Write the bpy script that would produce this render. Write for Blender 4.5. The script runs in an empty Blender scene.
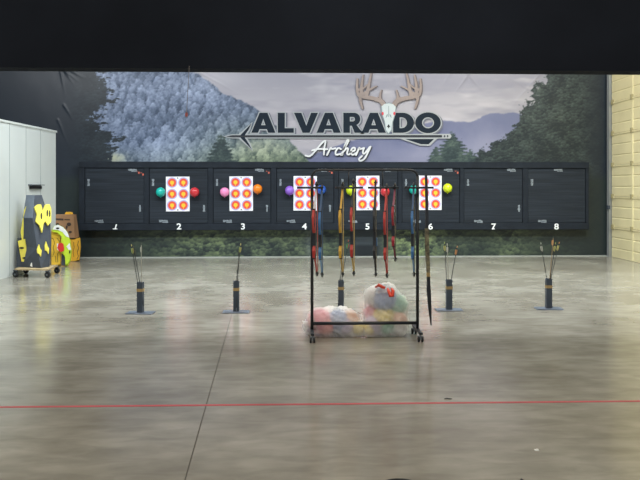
import bpy, bmesh, math, random
import numpy as np
from mathutils import Vector, Matrix
random.seed(7)
PI = math.pi
C = bpy.context.scene.collection

# ------------------------------------------------------------------ camera model
F, HZ, TAN, CH = 700.0, 188.0, 0.036, 1.5
TH = math.atan(TAN)
FWD = Vector((math.sin(TH), math.cos(TH), 0)); RGT = Vector((math.cos(TH), -math.sin(TH), 0))
CAM = Vector((0, 0, CH))
def ray(px, py): return FWD + RGT*((px-320)/F) + Vector((0, 0, (HZ-py)/F))
def P(px, py, Y):
    d = ray(px, py); return CAM + d*(Y/d.y)
def G(px, py, z=0.0):
    d = ray(px, py); return CAM + d*((z-CH)/d.z)
YW = 15.2

# ------------------------------------------------------------------ helpers
def lin(c):
    return c/12.92 if c <= .04045 else ((c+.055)/1.055)**2.4
def hexc(h):
    h = h.lstrip('#'); return tuple(lin(int(h[i:i+2], 16)/255) for i in (0, 2, 4)) + (1,)

def mat(name, col, rough=.6, metal=0, spec=.5, var=0.0, scale=8.0, bump=0.0, bscale=40.0, coat=0, col2=None):
    m = bpy.data.materials.new(name); m.use_nodes = True
    nt = m.node_tree; b = nt.nodes['Principled BSDF']
    c = hexc(col) if isinstance(col, str) else col
    b.inputs['Base Color'].default_value = c
    b.inputs['Roughness'].default_value = rough
    b.inputs['Metallic'].default_value = metal
    b.inputs['Specular IOR Level'].default_value = spec
    if coat: b.inputs['Coat Weight'].default_value = coat
    tc = nt.nodes.new('ShaderNodeTexCoord')
    if var or col2:
        n = nt.nodes.new('ShaderNodeTexNoise'); n.inputs['Scale'].default_value = scale; n.inputs['Detail'].default_value = 5
        nt.links.new(tc.outputs['Object'], n.inputs['Vector'])
        r = nt.nodes.new('ShaderNodeValToRGB')
        r.color_ramp.elements[0].position = .35; r.color_ramp.elements[1].position = .68
        if col2:
            r.color_ramp.elements[0].color = c; r.color_ramp.elements[1].color = hexc(col2)
        else:
            r.color_ramp.elements[0].color = tuple(x*(1-var) for x in c[:3])+(1,)
            r.color_ramp.elements[1].color = tuple(min(1, x*(1+var)) for x in c[:3])+(1,)
        nt.links.new(n.outputs['Fac'], r.inputs['Fac']); nt.links.new(r.outputs['Color'], b.inputs['Base Color'])
    if bump:
        n2 = nt.nodes.new('ShaderNodeTexNoise'); n2.inputs['Scale'].default_value = bscale
        nt.links.new(tc.outputs['Object'], n2.inputs['Vector'])
        bp = nt.nodes.new('ShaderNodeBump'); bp.inputs['Strength'].default_value = bump; bp.inputs['Distance'].default_value = .01
        nt.links.new(n2.outputs['Fac'], bp.inputs['Height']); nt.links.new(bp.outputs['Normal'], b.inputs['Normal'])
    return m

def obj(name, bm, m, parent=None, smooth=False, keep=True):
    me = bpy.data.meshes.new(name)
    if isinstance(bm, bmesh.types.BMesh):
        bmesh.ops.recalc_face_normals(bm, faces=bm.faces[:]) if keep else None
        bm.to_mesh(me); bm.free()
    else: me = bm
    for x in (m if isinstance(m, (list, tuple)) else [m]): me.materials.append(x)
    if smooth:
        for p in me.polygons: p.use_smooth = True
    o = bpy.data.objects.new(name, me); C.objects.link(o)
    if parent is not None:
        o.parent = parent
        o.matrix_parent_inverse = Matrix.Identity(4)
    return o
def tag(o, label, cat, group=None):
    o['label'] = label; o['category'] = cat
    if group: o['group'] = group
    return o
def thing(name, label, cat, loc=(0, 0, 0), group=None):
    o = bpy.data.objects.new(name, None); C.objects.link(o); o.location = loc; o.empty_display_size = .1
    return tag(o, label, cat, group)
def struct(name, bm, m, parent=None, smooth=False):
    o = obj(name, bm, m, parent, smooth)
    if parent is None: o['kind'] = 'structure'
    return o
def dup(root, label, group=None):
    r = root.copy(); C.objects.link(r); r['label'] = label
    if group: r['group'] = group
    for ch in list(root.children):
        c = ch.copy(); C.objects.link(c); c.parent = r
        for g in ch.children:
            d = g.copy(); C.objects.link(d); d.parent = c
    return r
def B(): return bmesh.new()
def box(bm, x0, x1, y0, y1, z0, z1, mi=0, bev=0):
    vs = [bm.verts.new(p) for p in ((x0,y0,z0),(x1,y0,z0),(x1,y1,z0),(x0,y1,z0),(x0,y0,z1),(x1,y0,z1),(x1,y1,z1),(x0,y1,z1))]
    fs = []
    for f in ((0,3,2,1),(4,5,6,7),(0,1,5,4),(1,2,6,5),(2,3,7,6),(3,0,4,7)):
        fc = bm.faces.new([vs[i] for i in f]); fc.material_index = mi; fs.append(fc)
    if bev:
        es = list({e for f in fs for e in f.edges})
        bmesh.ops.bevel(bm, geom=es, offset=bev, segments=2, affect='EDGES', profile=.5)
    return vs
def tube(bm, pts, r, n=10, mi=0, cap=True):
    pts = [Vector(p) for p in pts]
    rs = r if isinstance(r, (list, tuple)) else [r]*len(pts)
    rings = []
    prev = None
    for i, p in enumerate(pts):
        t = (pts[min(i+1, len(pts)-1)] - pts[max(i-1, 0)]).normalized()
        if prev is None:
            a = t.orthogonal().normalized()
        else:
            a = (prev - t*prev.dot(t))
            a = a.normalized() if a.length > 1e-6 else t.orthogonal().normalized()
        prev = a; b = t.cross(a)
        rings.append([bm.verts.new(p + (a*math.cos(2*PI*k/n) + b*math.sin(2*PI*k/n))*rs[i]) for k in range(n)])
    for i in range(len(rings)-1):
        for k in range(n):
            f = bm.faces.new((rings[i][k], rings[i][(k+1) % n], rings[i+1][(k+1) % n], rings[i+1][k])); f.material_index = mi
    if cap:
        bm.faces.new(rings[0][::-1]).material_index = mi; bm.faces.new(rings[-1]).material_index = mi
def loft(bm, rings, cap=True, mi=0):
    R = [[bm.verts.new(p) for p in r] for r in rings]
    n = len(R[0])
    for i in range(len(R)-1):
        for k in range(n):
            bm.faces.new((R[i][k], R[i][(k+1) % n], R[i+1][(k+1) % n], R[i+1][k])).material_index = mi
    if cap:
        bm.faces.new(R[0][::-1]); bm.faces.new(R[-1])
def sphere(bm, c, r, u=20, v=14, s=(1, 1, 1)):
    bmesh.ops.create_uvsphere(bm, u_segments=u, v_segments=v, radius=r, matrix=Matrix.Translation(c) @ Matrix.Diagonal((*s, 1)))
def prism(bm, pts, y0, y1, mi=0):
    """polygon given as (x, z), thickness from y0 to y1"""
    a = [bm.verts.new((x, y0, z)) for x, z in pts]; b = [bm.verts.new((x, y1, z)) for x, z in pts]
    n = len(pts)
    bm.faces.new(a).material_index = mi; bm.faces.new(b[::-1]).material_index = mi
    for i in range(n): bm.faces.new((a[i], b[i], b[(i+1) % n], a[(i+1) % n])).material_index = mi
def smoothpts(pts, n=6):
    out = []
    for i in range(len(pts)-1):
        p0, p1, p2, p3 = pts[max(i-1, 0)], pts[i], pts[i+1], pts[min(i+2, len(pts)-1)]
        for k in range(n):
            t = k/n
            out.append(tuple(.5*((2*p1[j]) + (-p0[j]+p2[j])*t + (2*p0[j]-5*p1[j]+4*p2[j]-p3[j])*t*t + (-p0[j]+3*p1[j]-3*p2[j]+p3[j])*t**3) for j in range(2)))
    out.append(tuple(pts[-1]))
    return out

def flat_mesh(splines, offset=0.0):
    """filled flat shape with holes from closed outlines (2D)"""
    cu = bpy.data.curves.new('tmp', 'CURVE'); cu.dimensions = '2D'; cu.fill_mode = 'BOTH'; cu.offset = offset
    for s in splines:
        sp = cu.splines.new('POLY'); sp.points.add(len(s)-1); sp.use_cyclic_u = True
        for i, (x, y) in enumerate(s): sp.points[i].co = (x, y, 0, 1)
    return curve_to_mesh(cu)
def curve_to_mesh(cu):
    o = bpy.data.objects.new('tmp', cu); C.objects.link(o)
    dg = bpy.context.evaluated_depsgraph_get(); dg.update()
    me = bpy.data.meshes.new_from_object(o.evaluated_get(dg))
    bpy.data.objects.remove(o); bpy.data.curves.remove(cu)
    return me
def text_mesh(s, off=0.0, shear=0.0):
    cu = bpy.data.curves.new('tmp', 'FONT'); cu.body = s; cu.offset = off; cu.shear = shear; cu.align_x = 'CENTER'
    return curve_to_mesh(cu)
_rib = [0]
def ribbon(bm, pts, ws, y, mi=0, f=None):
    """flat stroke in the wall plane; pts in mural units, one strip with round ends"""
    n = len(pts); Lp, Rp = [], []
    _rib[0] = (_rib[0]+1) % 12; y = y + _rib[0]*.00015
    for i in range(n):
        a, b = pts[max(i-1, 0)], pts[min(i+1, n-1)]
        dx, dy = b[0]-a[0], b[1]-a[1]; L = math.hypot(dx, dy) or 1; w = ws[i]/2
        Lp.append((pts[i][0]-dy/L*w, pts[i][1]+dx/L*w)); Rp.append((pts[i][0]+dy/L*w, pts[i][1]-dx/L*w))
    va_ = [bm.verts.new(f(p[0], p[1], y)) for p in Lp]; vb_ = [bm.verts.new(f(p[0], p[1], y)) for p in Rp]
    for i in range(n-1): bm.faces.new((va_[i], va_[i+1], vb_[i+1], vb_[i])).material_index = mi
    for k, (p, q) in ((0, (pts[0], pts[1])), (-1, (pts[-1], pts[-2]))):
        a0 = math.atan2(p[1]-q[1], p[0]-q[0]); w = ws[k]/2
        ring = [bm.verts.new(f(p[0]+w*math.cos(a0-PI/2+PI*t/6), p[1]+w*math.sin(a0-PI/2+PI*t/6), y)) for t in range(7)]
        bm.faces.new(ring).material_index = mi

# ------------------------------------------------------------------ materials
M = {}
M['white_panel'] = mat('white_panel', '#dae1df', .22, var=.03, scale=1.2)
M['seam'] = mat('seam_grey', '#9aa4a6', .6)
M['black_drape'] = mat('black_drape', '#1a1e26', .95, spec=.1, var=.25, scale=.6)
M['ceil'] = mat('ceiling_black', '#11141a', .95, spec=.1)
M['wall'] = mat('painted_block', '#8f9493', .8, var=.06, scale=3)
M['cream'] = mat('cream_steel', '#e2d9af', .5, var=.05, scale=2)
M['cream_dark'] = mat('cream_hinge_and_shade', '#a89f78', .6)  # hinge colour, also the painted shade along the door seams
M['track'] = mat('galvanised_steel', '#a9aeb0', .4, metal=.6)
M['frame'] = mat('black_stained_timber', '#1d242d', .75, spec=.25, var=.2, scale=5, bump=.2)
M['num'] = mat('white_vinyl', '#eef2f4', .5)
M['mark'] = mat('faded_white_print', '#858f98', .6, var=.5, scale=60)
M['redmark'] = mat('torn_red_print', '#c9634e', .6)
M['paper'] = mat('white_paper', '#eef0fa', .6)
M['ring_blue'] = mat('ring_lilac', '#b3aede', .6)
M['ring_red'] = mat('ring_red', '#e4523c', .6)
M['ring_gold'] = mat('ring_gold', '#ffc62e', .6)
M['steel'] = mat('blued_steel', '#3b4552', .45, var=.1, scale=10, spec=.4)
M['plate'] = mat('grey_steel_plate', '#6c7685', .35, metal=.3, var=.12, scale=6)
M['band'] = mat('tan_tape', '#a38a5c', .6, var=.15, scale=30)
M['black'] = mat('black_metal', '#1c2128', .4, var=.1, scale=10)
M['rubber'] = mat('black_rubber', '#1a1c1f', .6)
M['chrome'] = mat('dull_chrome', '#8b9095', .3, metal=.8)
M['wood'] = mat('plywood', '#b6a27d', .6, var=.15, scale=9)
M['foam_dark'] = mat('charcoal_foam', '#454c57', .8, var=.12, scale=9)
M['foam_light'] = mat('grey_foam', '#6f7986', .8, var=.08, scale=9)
M['yellow_foam'] = mat('yellow_foam', '#f2e35e', .7, var=.06, scale=12)
M['yellow_bag'] = mat('yellow_woven_bag', '#eec13b', .7, var=.08, scale=6, bump=.3, bscale=12)
M['gold_bag'] = mat('golden_woven_bag', '#e0a92f', .7, var=.12, scale=6, bump=.3, bscale=12)
M['lime'] = mat('lime_fabric', '#c8e338', .7, var=.06, scale=8)
M['offwhite'] = mat('white_fabric', '#eef0ee', .6)
M['redspot'] = mat('red_print', '#d8352f', .6)
M['card'] = mat('brown_cardboard', '#94704f', .8, var=.07, scale=6)
M['card_print'] = mat('dark_print', '#3c2f28', .8)
M['red_tape'] = mat('red_tape', '#b9434e', .5, var=.1, scale=4)
M['lit_gap'] = mat('pale_lit_gap', '#9ba09b', .6)  # pale tone of the lit gap below the banner, as colour
M['joint'] = mat('dark_joint', '#4b4a45', .9)

# foam board: compressed horizontal layers
def foam_mat():
    m = mat('layered_black_foam', '#20272f', .8, spec=.3); nt = m.node_tree; b = nt.nodes['Principled BSDF']
    tc = nt.nodes.new('ShaderNodeTexCoord'); mp = nt.nodes.new('ShaderNodeMapping'); mp.inputs['Scale'].default_value = (.7, .7, 26)
    n = nt.nodes.new('ShaderNodeTexNoise'); n.inputs['Scale'].default_value = 1.6; n.inputs['Detail'].default_value = 4
    r = nt.nodes.new('ShaderNodeValToRGB')
    r.color_ramp.elements[0].position = .3; r.color_ramp.elements[0].color = hexc('#1a2027')
    r.color_ramp.elements[1].position = .75; r.color_ramp.elements[1].color = hexc('#2b333d')
    nt.links.new(tc.outputs['Object'], mp.inputs['Vector']); nt.links.new(mp.outputs['Vector'], n.inputs['Vector'])
    nt.links.new(n.outputs['Fac'], r.inputs['Fac']); nt.links.new(r.outputs['Color'], b.inputs['Base Color'])
    bp = nt.nodes.new('ShaderNodeBump'); bp.inputs['Strength'].default_value = .42; bp.inputs['Distance'].default_value = .01
    nt.links.new(n.outputs['Fac'], bp.inputs['Height']); nt.links.new(bp.outputs['Normal'], b.inputs['Normal'])
    return m
M['foam'] = foam_mat()

def floor_mat():
    m = mat('polished_concrete', '#8a887f', .3); nt = m.node_tree; b = nt.nodes['Principled BSDF']
    tc = nt.nodes.new('ShaderNodeTexCoord')
    def noise(sc, det, mapping=None):
        n = nt.nodes.new('ShaderNodeTexNoise'); n.inputs['Scale'].default_value = sc; n.inputs['Detail'].default_value = det
        if mapping:
            mp = nt.nodes.new('ShaderNodeMapping'); mp.inputs['Scale'].default_value = mapping
            nt.links.new(tc.outputs['Object'], mp.inputs['Vector']); nt.links.new(mp.outputs['Vector'], n.inputs['Vector'])
        else: nt.links.new(tc.outputs['Object'], n.inputs['Vector'])
        return n
    n1 = noise(.9, 8); n2 = noise(2.6, 10, (1, 1.5, 1)); n3 = noise(1.4, 5, (1.0, .7, 1))
    r1 = nt.nodes.new('ShaderNodeValToRGB')
    e = r1.color_ramp.elements
    e[0].position = .32; e[0].color = hexc('#837f75'); e[1].position = .7; e[1].color = hexc('#a5a39a')
    nt.links.new(n1.outputs['Fac'], r1.inputs['Fac'])
    r2 = nt.nodes.new('ShaderNodeValToRGB')
    e = r2.color_ramp.elements
    e[0].position = .36; e[0].color = (.80, .79, .765, 1); e[1].position = .64; e[1].color = (1, 1, 1, 1)
    nt.links.new(n2.outputs['Fac'], r2.inputs['Fac'])
    mx = nt.nodes.new('ShaderNodeMix'); mx.data_type = 'RGBA'; mx.blend_type = 'MULTIPLY'; mx.inputs['Factor'].default_value = 1
    nt.links.new(r1.outputs['Color'], mx.inputs[6]); nt.links.new(r2.outputs['Color'], mx.inputs[7])
    nt.links.new(mx.outputs[2], b.inputs['Base Color'])
    n4 = noise(7, 12, (.45, 1.3, 1)); n4.inputs['Distortion'].default_value = .6
    r4 = nt.nodes.new('ShaderNodeValToRGB'); e = r4.color_ramp.elements
    e[0].position = .36; e[0].color = (.84, .835, .82, 1); e[1].position = .62; e[1].color = (1.06, 1.06, 1.06, 1)
    nt.links.new(n4.outputs['Fac'], r4.inputs['Fac'])
    mx2 = nt.nodes.new('ShaderNodeMix'); mx2.data_type = 'RGBA'; mx2.blend_type = 'MULTIPLY'; mx2.inputs['Factor'].default_value = 1
    nt.links.new(mx.outputs[2], mx2.inputs[6]); nt.links.new(r4.outputs['Color'], mx2.inputs[7])
    nt.links.new(mx2.outputs[2], b.inputs['Base Color'])
    mr = nt.nodes.new('ShaderNodeMapRange'); mr.inputs['To Min'].default_value = .13; mr.inputs['To Max'].default_value = .25
    nt.links.new(n3.outputs['Fac'], mr.inputs['Value']); nt.links.new(mr.outputs['Result'], b.inputs['Roughness'])
    nb = noise(2.2, 3, (1, .45, 1))
    bp = nt.nodes.new('ShaderNodeBump'); bp.inputs['Strength'].default_value = .022; bp.inputs['Distance'].default_value = .05
    nt.links.new(nb.outputs['Fac'], bp.inputs['Height']); nt.links.new(bp.outputs['Normal'], b.inputs['Normal'])
    b.inputs['Specular IOR Level'].default_value = .75
    return m
M['floor'] = floor_mat()

# ------------------------------------------------------------------ the room
def fx0(px): return P(px, HZ, YW).x
bm = B(); box(bm, -9.5, 8.5, -3, 15.6, -.2, 0); struct('floor', bm, M['floor'])
bm = B(); box(bm, -9.5, 8.5, YW+.06, YW+.3, 0, 6.2); struct('wall_back', bm, M['wall'])
bm = B(); box(bm, -9.2, fx0(607), YW-.05, YW-.03, .0, .022); struct('lit_gap_strip', bm, M['lit_gap'])  # added pale strip, paints the lit floor gap under the banner
bm = B(); box(bm, -9.5, -9.3, -3, YW+.06, 0, 6.2); struct('wall_outer', bm, M['ceil'])
bm = B(); box(bm, -9.5, 8.5, -3, 15.6, 6.2, 6.4); struct('ceiling', bm, M['ceil'])
# black bulkhead over the shooting lanes
YB = 7.6
zb = P(320, 73.0, YB+.25).z
bm = B(); box(bm, -9.3, 8.4, YB, YB+.25, zb, 6.2); struct('trim_1', bm, M['black_drape'])

# white panelled partition on the left
n0 = G(0, 279.5); n1 = G(55.8, 264.1); dl = (n1-n0); dl.z = 0; Ld = dl.length; u = dl/Ld
HP = CH*1.729
nrm = Vector((u.y, -u.x, 0))   # towards the lanes
def part_pt(s, off, z): p = n1 - u*s + nrm*off; return (p.x, p.y, z)
bm = B()
S = 10.5
loft(bm, [[part_pt(0,0,z), part_pt(S,0,z), part_pt(S,-.12,z), part_pt(0,-.12,z)] for z in (0, HP)])
wl = struct('wall_left', bm, M['white_panel'])
def hit_part(px, z=1.0):      # distance along partition of an image column
    d = ray(px, HZ); a = Vector((d.x, d.y)); b2 = Vector((-u.x, -u.y)); c = Vector((n1.x, n1.y))
    # t*a = c + s*b2
    det = a.x*(-b2.y) + b2.x*a.y
    return (a.x*c.y - a.y*c.x)/(-det) if False else ((c.x*a.y - c.y*a.x)/(b2.y*a.x - b2.x*a.y))
cols = [9.5, 26, 40.5]
ss = [hit_part(x) for x in cols]
step = (ss[0]-ss[1])
for i in range(1, 14): ss.append(ss[0]+step*i)
bm = B()
for s in ss:
    loft(bm, [[part_pt(s-.006,.003,z), part_pt(s+.006,.003,z), part_pt(s+.006,-.01,z), part_pt(s-.006,-.01,z)] for z in (0.01, HP-.01)])
obj('panel_seam', bm, M['seam'], wl)
bm = B(); loft(bm, [[part_pt(-.02,.02,z), part_pt(S,.02,z), part_pt(S,-.14,z), part_pt(-.02,-.14,z)] for z in (HP, HP+.035)])
obj('top_cap', bm, M['white_panel'], wl)

# right wall with the sectional overhead door
r0 = G(609.5, 256.3); r1 = G(640, 263.3); dr = r1-r0; dr.z = 0; ur = dr.normalized()   # from the back corner toward the camera
nr = Vector((ur.y, -ur.x, 0));  nr = nr if nr.x < 0 else -nr
def rp(s, off, z): p = r0 + ur*s + nr*off; return (p.x, p.y, z)
bm = B(); loft(bm, [[rp(-1.5,-.25,z), rp(13.5,-.25,z), rp(13.5,-.12,z), rp(-1.5,-.12,z)] for z in (0, 6.2)]); struct('wall_right', bm, M['wall'])
door = bpy.data.objects.new('door_1', None); C.objects.link(door); door['kind'] = 'structure'
zs = [.0, .66, 1.32, 2.0, 2.68, 3.36, 4.04, 4.72]
for i in range(len(zs)-1):
    bm = B(); a, b = zs[i]+.004, zs[i+1]-.004
    # ribbed section profile (offset, z)
    h = b-a
    prof = [(-.06, a), (0, a), (0, a+.27*h), (-.012, a+.30*h), (0, a+.33*h), (0, a+.62*h), (-.012, a+.65*h), (0, a+.68*h), (0, b-.05), (.02, b-.03), (.02, b), (-.06, b)]
    loft(bm, [[rp(s, o, z) for o, z in prof] for s in (.12, 5.2)])
    obj('door_section', bm, M['cream'], door)
bm = B()
def sright(px):
    d = ray(px, HZ); a = Vector((d.x, d.y)); b2 = Vector((ur.x, ur.y)); c = Vector((r0.x, r0.y))
    return (c.x*a.y - c.y*a.x)/(b2.y*a.x - b2.x*a.y)
s1 = sright(632.5)
for k in range(4):
    s = s1 + k*(s1-.12)
    if s < 5: loft(bm, [[rp(s-.03,.012,z), rp(s+.03,.012,z), rp(s+.03,-.02,z), rp(s-.03,-.02,z)] for z in (.01, 4.7)])
obj('door_stile', bm, M['cream'], door)
bm = B()
for z in zs[1:-1]:
    for s in (.2, s1):
        loft(bm, [[rp(s-.04,.035,z+q), rp(s+.04,.035,z+q), rp(s+.04,.0,z+q), rp(s-.04,.0,z+q)] for q in (-.05, .05)])
obj('door_hinge', bm, M['cream_dark'], door)
bm = B()
loft(bm, [[rp(.0,.06,z), rp(.03,.06,z), rp(.03,-.1,z), rp(.0,-.1,z)] for z in (0, 4.8)])
loft(bm, [[rp(.07,.05,z), rp(.09,.05,z), rp(.09,-.05,z), rp(.07,-.05,z)] for z in (0, 4.8)])
obj('door_track', bm, M['track'], door)
bm = B(); loft(bm, [[rp(.03,.08,z), rp(.1,.08,z), rp(.1,.03,z), rp(.03,.03,z)] for z in (1.04, 1.12)])
obj('door_latch', bm, M['steel'], door)
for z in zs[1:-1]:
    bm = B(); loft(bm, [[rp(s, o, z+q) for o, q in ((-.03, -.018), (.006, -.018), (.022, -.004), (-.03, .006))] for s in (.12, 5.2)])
    obj('seam_shade_strip', bm, M['cream_dark'], door)  # dark strip: shadow line of the section lip put into colour

# saw-cut joint in the slab and red shooting line
def strip(bm, a, b, w, z):
    a, b = Vector(a), Vector(b); t = (b-a).normalized(); n = Vector((t.y, -t.x, 0))*w/2
    lo = [a+n, b+n, b-n, a-n]
    loft(bm, [[(p.x, p.y, zz) for p in lo] for zz in (.0, z)])
bm = B(); ja, jb = G(185, 480), G(232.5, 312); dj = jb-ja
strip(bm, ja - dj*.4, jb, .006, .0012); struct('trim_2', bm, M['joint'])
bm = B(); ta, tb = G(0, 407.2), G(640, 401.2); dt = tb-ta
strip(bm, ta - dt*.25, tb + dt*.25, .029, .0015)
tag(obj('floor_tape', bm, M['red_tape']), 'thin straight red tape line across the concrete floor', 'tape')

# ------------------------------------------------------------------ mural banner
XL, XR = -8.3, P(607, 200, YW).x
ZT = 4.35
NX, NZ = 860, 260
gx = np.linspace(XL, XR, NX); gz = np.linspace(.02, ZT, NZ)
X, Z = np.meshgrid(gx, gz)
s_, c_ = math.sin(TH), math.cos(TH)
dep = X*s_ + YW*c_; lat = X*c_ - YW*s_
U = 320 + F*lat/dep; V = HZ - F*(Z-CH)/dep          # mural units
rng = np.random.RandomState(3)
def vnoise(x, y, seed):
    r = np.random.RandomState(seed); T = r.rand(256, 256)
    xi = np.floor(x).astype(int); yi = np.floor(y).astype(int); fx = x-xi; fy = y-yi
    fx = fx*fx*(3-2*fx); fy = fy*fy*(3-2*fy)
    g = lambda i, j: T[i % 256, j % 256]
    return (g(xi,yi)*(1-fx)+g(xi+1,yi)*fx)*(1-fy) + (g(xi,yi+1)*(1-fx)+g(xi+1,yi+1)*fx)*fy
def fbm(x, y, seed, o=4):
    a, t, n = 1., 0., 0.
    for i in range(o):
        t = t + a*vnoise(x*2**i, y*2**i, seed+i); n += a; a *= .55
    return t/n
def worley(x, y, seed):
    r = np.random.RandomState(seed); TX = r.rand(256, 256); TY = r.rand(256, 256); TB = r.rand(256, 256)
    xi = np.floor(x).astype(int); yi = np.floor(y).astype(int)
    best = np.full(x.shape, 9.); sh = np.zeros(x.shape); tone = np.zeros(x.shape)
    for i in (-1, 0, 1):
        for j in (-1, 0, 1):
            cx = xi+i+TX[(xi+i) % 256, (yi+j) % 256]; cy = yi+j+TY[(xi+i) % 256, (yi+j) % 256]
            d = np.hypot(x-cx, y-cy); m = d < best
            best = np.where(m, d, best); sh = np.where(m, (cy-y), sh); tone = np.where(m, TB[(xi+i) % 256, (yi+j) % 256], tone)
    return best, sh, tone
def col(h): h = h.lstrip('#'); return np.array([int(h[i:i+2], 16)/255 for i in (0, 2, 4)])
def lerp(a, b, t): return a + (b-a)*np.clip(t, 0, 1)[..., None]
def sm(a, b, x): t = np.clip((x-a)/(b-a), 0, 1); return t*t*(3-2*t)
wob = fbm(U/6, V/6, 11)-.5; wob2 = fbm(U/2.2, V/2.2, 17)-.5
# sky
img = lerp(col('#a6a6b2'), col('#c9c6cd'), sm(75, 112, V) + .0*U)
img = lerp(img, col('#d6d3d8'), sm(.48, .72, fbm(U/55, V/16, 21))*.8)
img = lerp(img, col('#9c9cab'), sm(.5, .8, fbm(U/70+9, V/14, 25))*.7)
img = lerp(img, col('#dcdae0'), np.exp(-((U-205)/40)**2-((V-78)/10)**2)*.6)
# far blue range on the right
ridge = np.interp(U[0], [290, 310, 350, 400, 440, 470, 490, 515, 560], [162, 156, 141, 129, 120.5, 122, 113.5, 113, 121])[None, :]
mk = sm(-.8, .8, V - ridge - wob*3)
fr = lerp(col('#7d84a6'), col('#a3a6c0'), sm(0, 40, V-ridge) + (fbm(U/20, V/20, 31)-.5)*.8)
img = img + (fr-img)*mk[..., None]
img = lerp(img, col('#e2e0e6'), np.exp(-((U-447)/9)**2-((V-ridge+1.5)/1.6)**2)*.8)
img = img*np.array([.865, .865, .88])
# forested hill on the left
ridge = np.interp(U[0], [60, 185, 200, 224, 253, 269, 297, 306, 320], [60, 71, 74, 95, 105, 121, 147, 158, 172])[None, :]
mk = sm(-1, 1, V - ridge - wob*7)
big = fbm(U/34, V/30, 47); fine = fbm(U/1.5, V/1.5, 97)-.5; mid = fbm(U/4, V/4, 99)-.5
lum = np.full(U.shape, .15) + .3*fine
rt = random.Random(12); trees = []
yy = 62.0
while yy < 168:
    sz = 6.3 + (yy-62)*.03
    xx = 70 + rt.uniform(0, 8)
    while xx < 325:
        trees.append((yy+rt.uniform(-2.6, 2.6), xx, sz*rt.uniform(.7, 1.35), rt.random())); xx += sz*rt.uniform(1.0, 1.7)
    yy += sz*.62
trees.sort()
u0 = U[0]
for ty, tx, w, tone in trees:
    c0, c1 = np.searchsorted(u0, tx-w-2), np.searchsorted(u0, tx+w+2)
    if c1-c0 < 2: continue
    vcol = V[:, (c0+c1)//2 if (c0+c1)//2 < NX else NX-1]
    rws = np.where((vcol > ty-1) & (vcol < ty+w*2.6))[0]
    if len(rws) < 2: continue
    a, b = rws[0], rws[-1]+1; sl_ = (slice(a, b), slice(c0, c1))
    dx = (U[sl_]-tx)/w; h = (V[sl_]-ty)/(w*2.2)
    prof = np.clip(h, 0, 1)**.55 + fine[sl_]*.5
    m = sm(-.1, .1, prof*.95 - np.abs(dx))*(h > 0)
    l = .80 - .62*h - .26*dx - .25*dx*dx + .75*fine[sl_] + .5*mid[sl_] + .34*(tone-.5)
    lum[sl_] = lum[sl_]*(1-m) + l*m
lum = lum + .8*(big-.5) - .25*np.exp(-np.clip(V-ridge, 0, 99)/8)
blue_d, blue_l = col('#3d4c64'), col('#94a3c0'); gr_d, gr_l = col('#36463f'), col('#9ca98c')
haze = np.clip(sm(100, 165, V)*.75*sm(150, 260, U) + .25*sm(140, 165, V), 0, 1)
hd = lerp(blue_d, gr_d, haze); hl = lerp(blue_l, gr_l, haze)
hill = hd + (hl-hd)*np.clip(lum, 0, 1.1)[..., None]
yel = np.exp(-((U-112)/14)**2-((V-158)/5)**2)*.8 + np.exp(-((U-265)/32)**2-((V-146)/10)**2)*.35
hill = lerp(hill, col('#bfc09a'), yel*np.clip(lum*1.3, 0, 1))
img = img + (hill-img)*mk[..., None]
# foliage texture reused for the dark trees
bb, ss_, tt = worley(U/3.0, V/2.3, 51)
leaf = np.clip(.28 + .42*ss_ + 1.1*(fbm(U/11, V/9, 53)-.5) + .4*(tt-.5) + .7*(fbm(U/1.8, V/1.5, 57)-.5), 0, 1)
def tree(mask, dark, light, k=1.0):
    global img
    t = dark + (light-dark)*(leaf*k)[..., None]
    img = img + (t-img)*np.clip(mask, 0, 1)[..., None]
# small conifers
for cx, top, bot, hw in ((221, 134, 164, 14), (452, 132, 164, 20), (436, 148, 164, 9), (470, 150, 166, 12)):
    hh = (V-top)/(bot-top)
    w = hw*np.clip(hh, 0, 1.2)**.8*(.75+.5*np.abs(np.sin(V*.9+cx))*1) 
    tree(sm(-1.2, 1.2, w - np.abs(U-cx) + wob2*9)*(V > top-1), col('#2c3a3e'), col('#66776c'), .8)
# big tree on the right
edge = np.interp(V[:, 0], [60, 72, 83, 95, 108, 120, 135, 142, 155, 165], [557, 549, 537, 531, 525, 519, 505, 491, 478, 468])[:, None]
mk = sm(-2, 2, U - edge + wob*16 + wob2*12 + (fbm(U/7, V/3, 107)-.5)*16)
tree(mk, col('#1d272d'), col('#5d6a62'), .8)
img = lerp(img, col('#252d36'), sm(572, 604, U)*.8)
# left dark tree
edge = np.interp(V[:, 0], [60, 72, 82, 90, 98, 106, 112, 119, 124, 131, 136, 145, 152, 165], [104, 102, 105, 112, 115, 106, 98, 93, 104, 106, 121, 111, 113, 110])[:, None]
jag = fbm(U/9, V/2.2, 103)-.5
mk = sm(-1.5, 1.5, edge - U + wob*16 + wob2*10 + jag*26)
tree(mk, col('#1c252d'), col('#46535a'), .5)
img = lerp(img, col('#242c36'), sm(92, 60, U)*.9)
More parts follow.
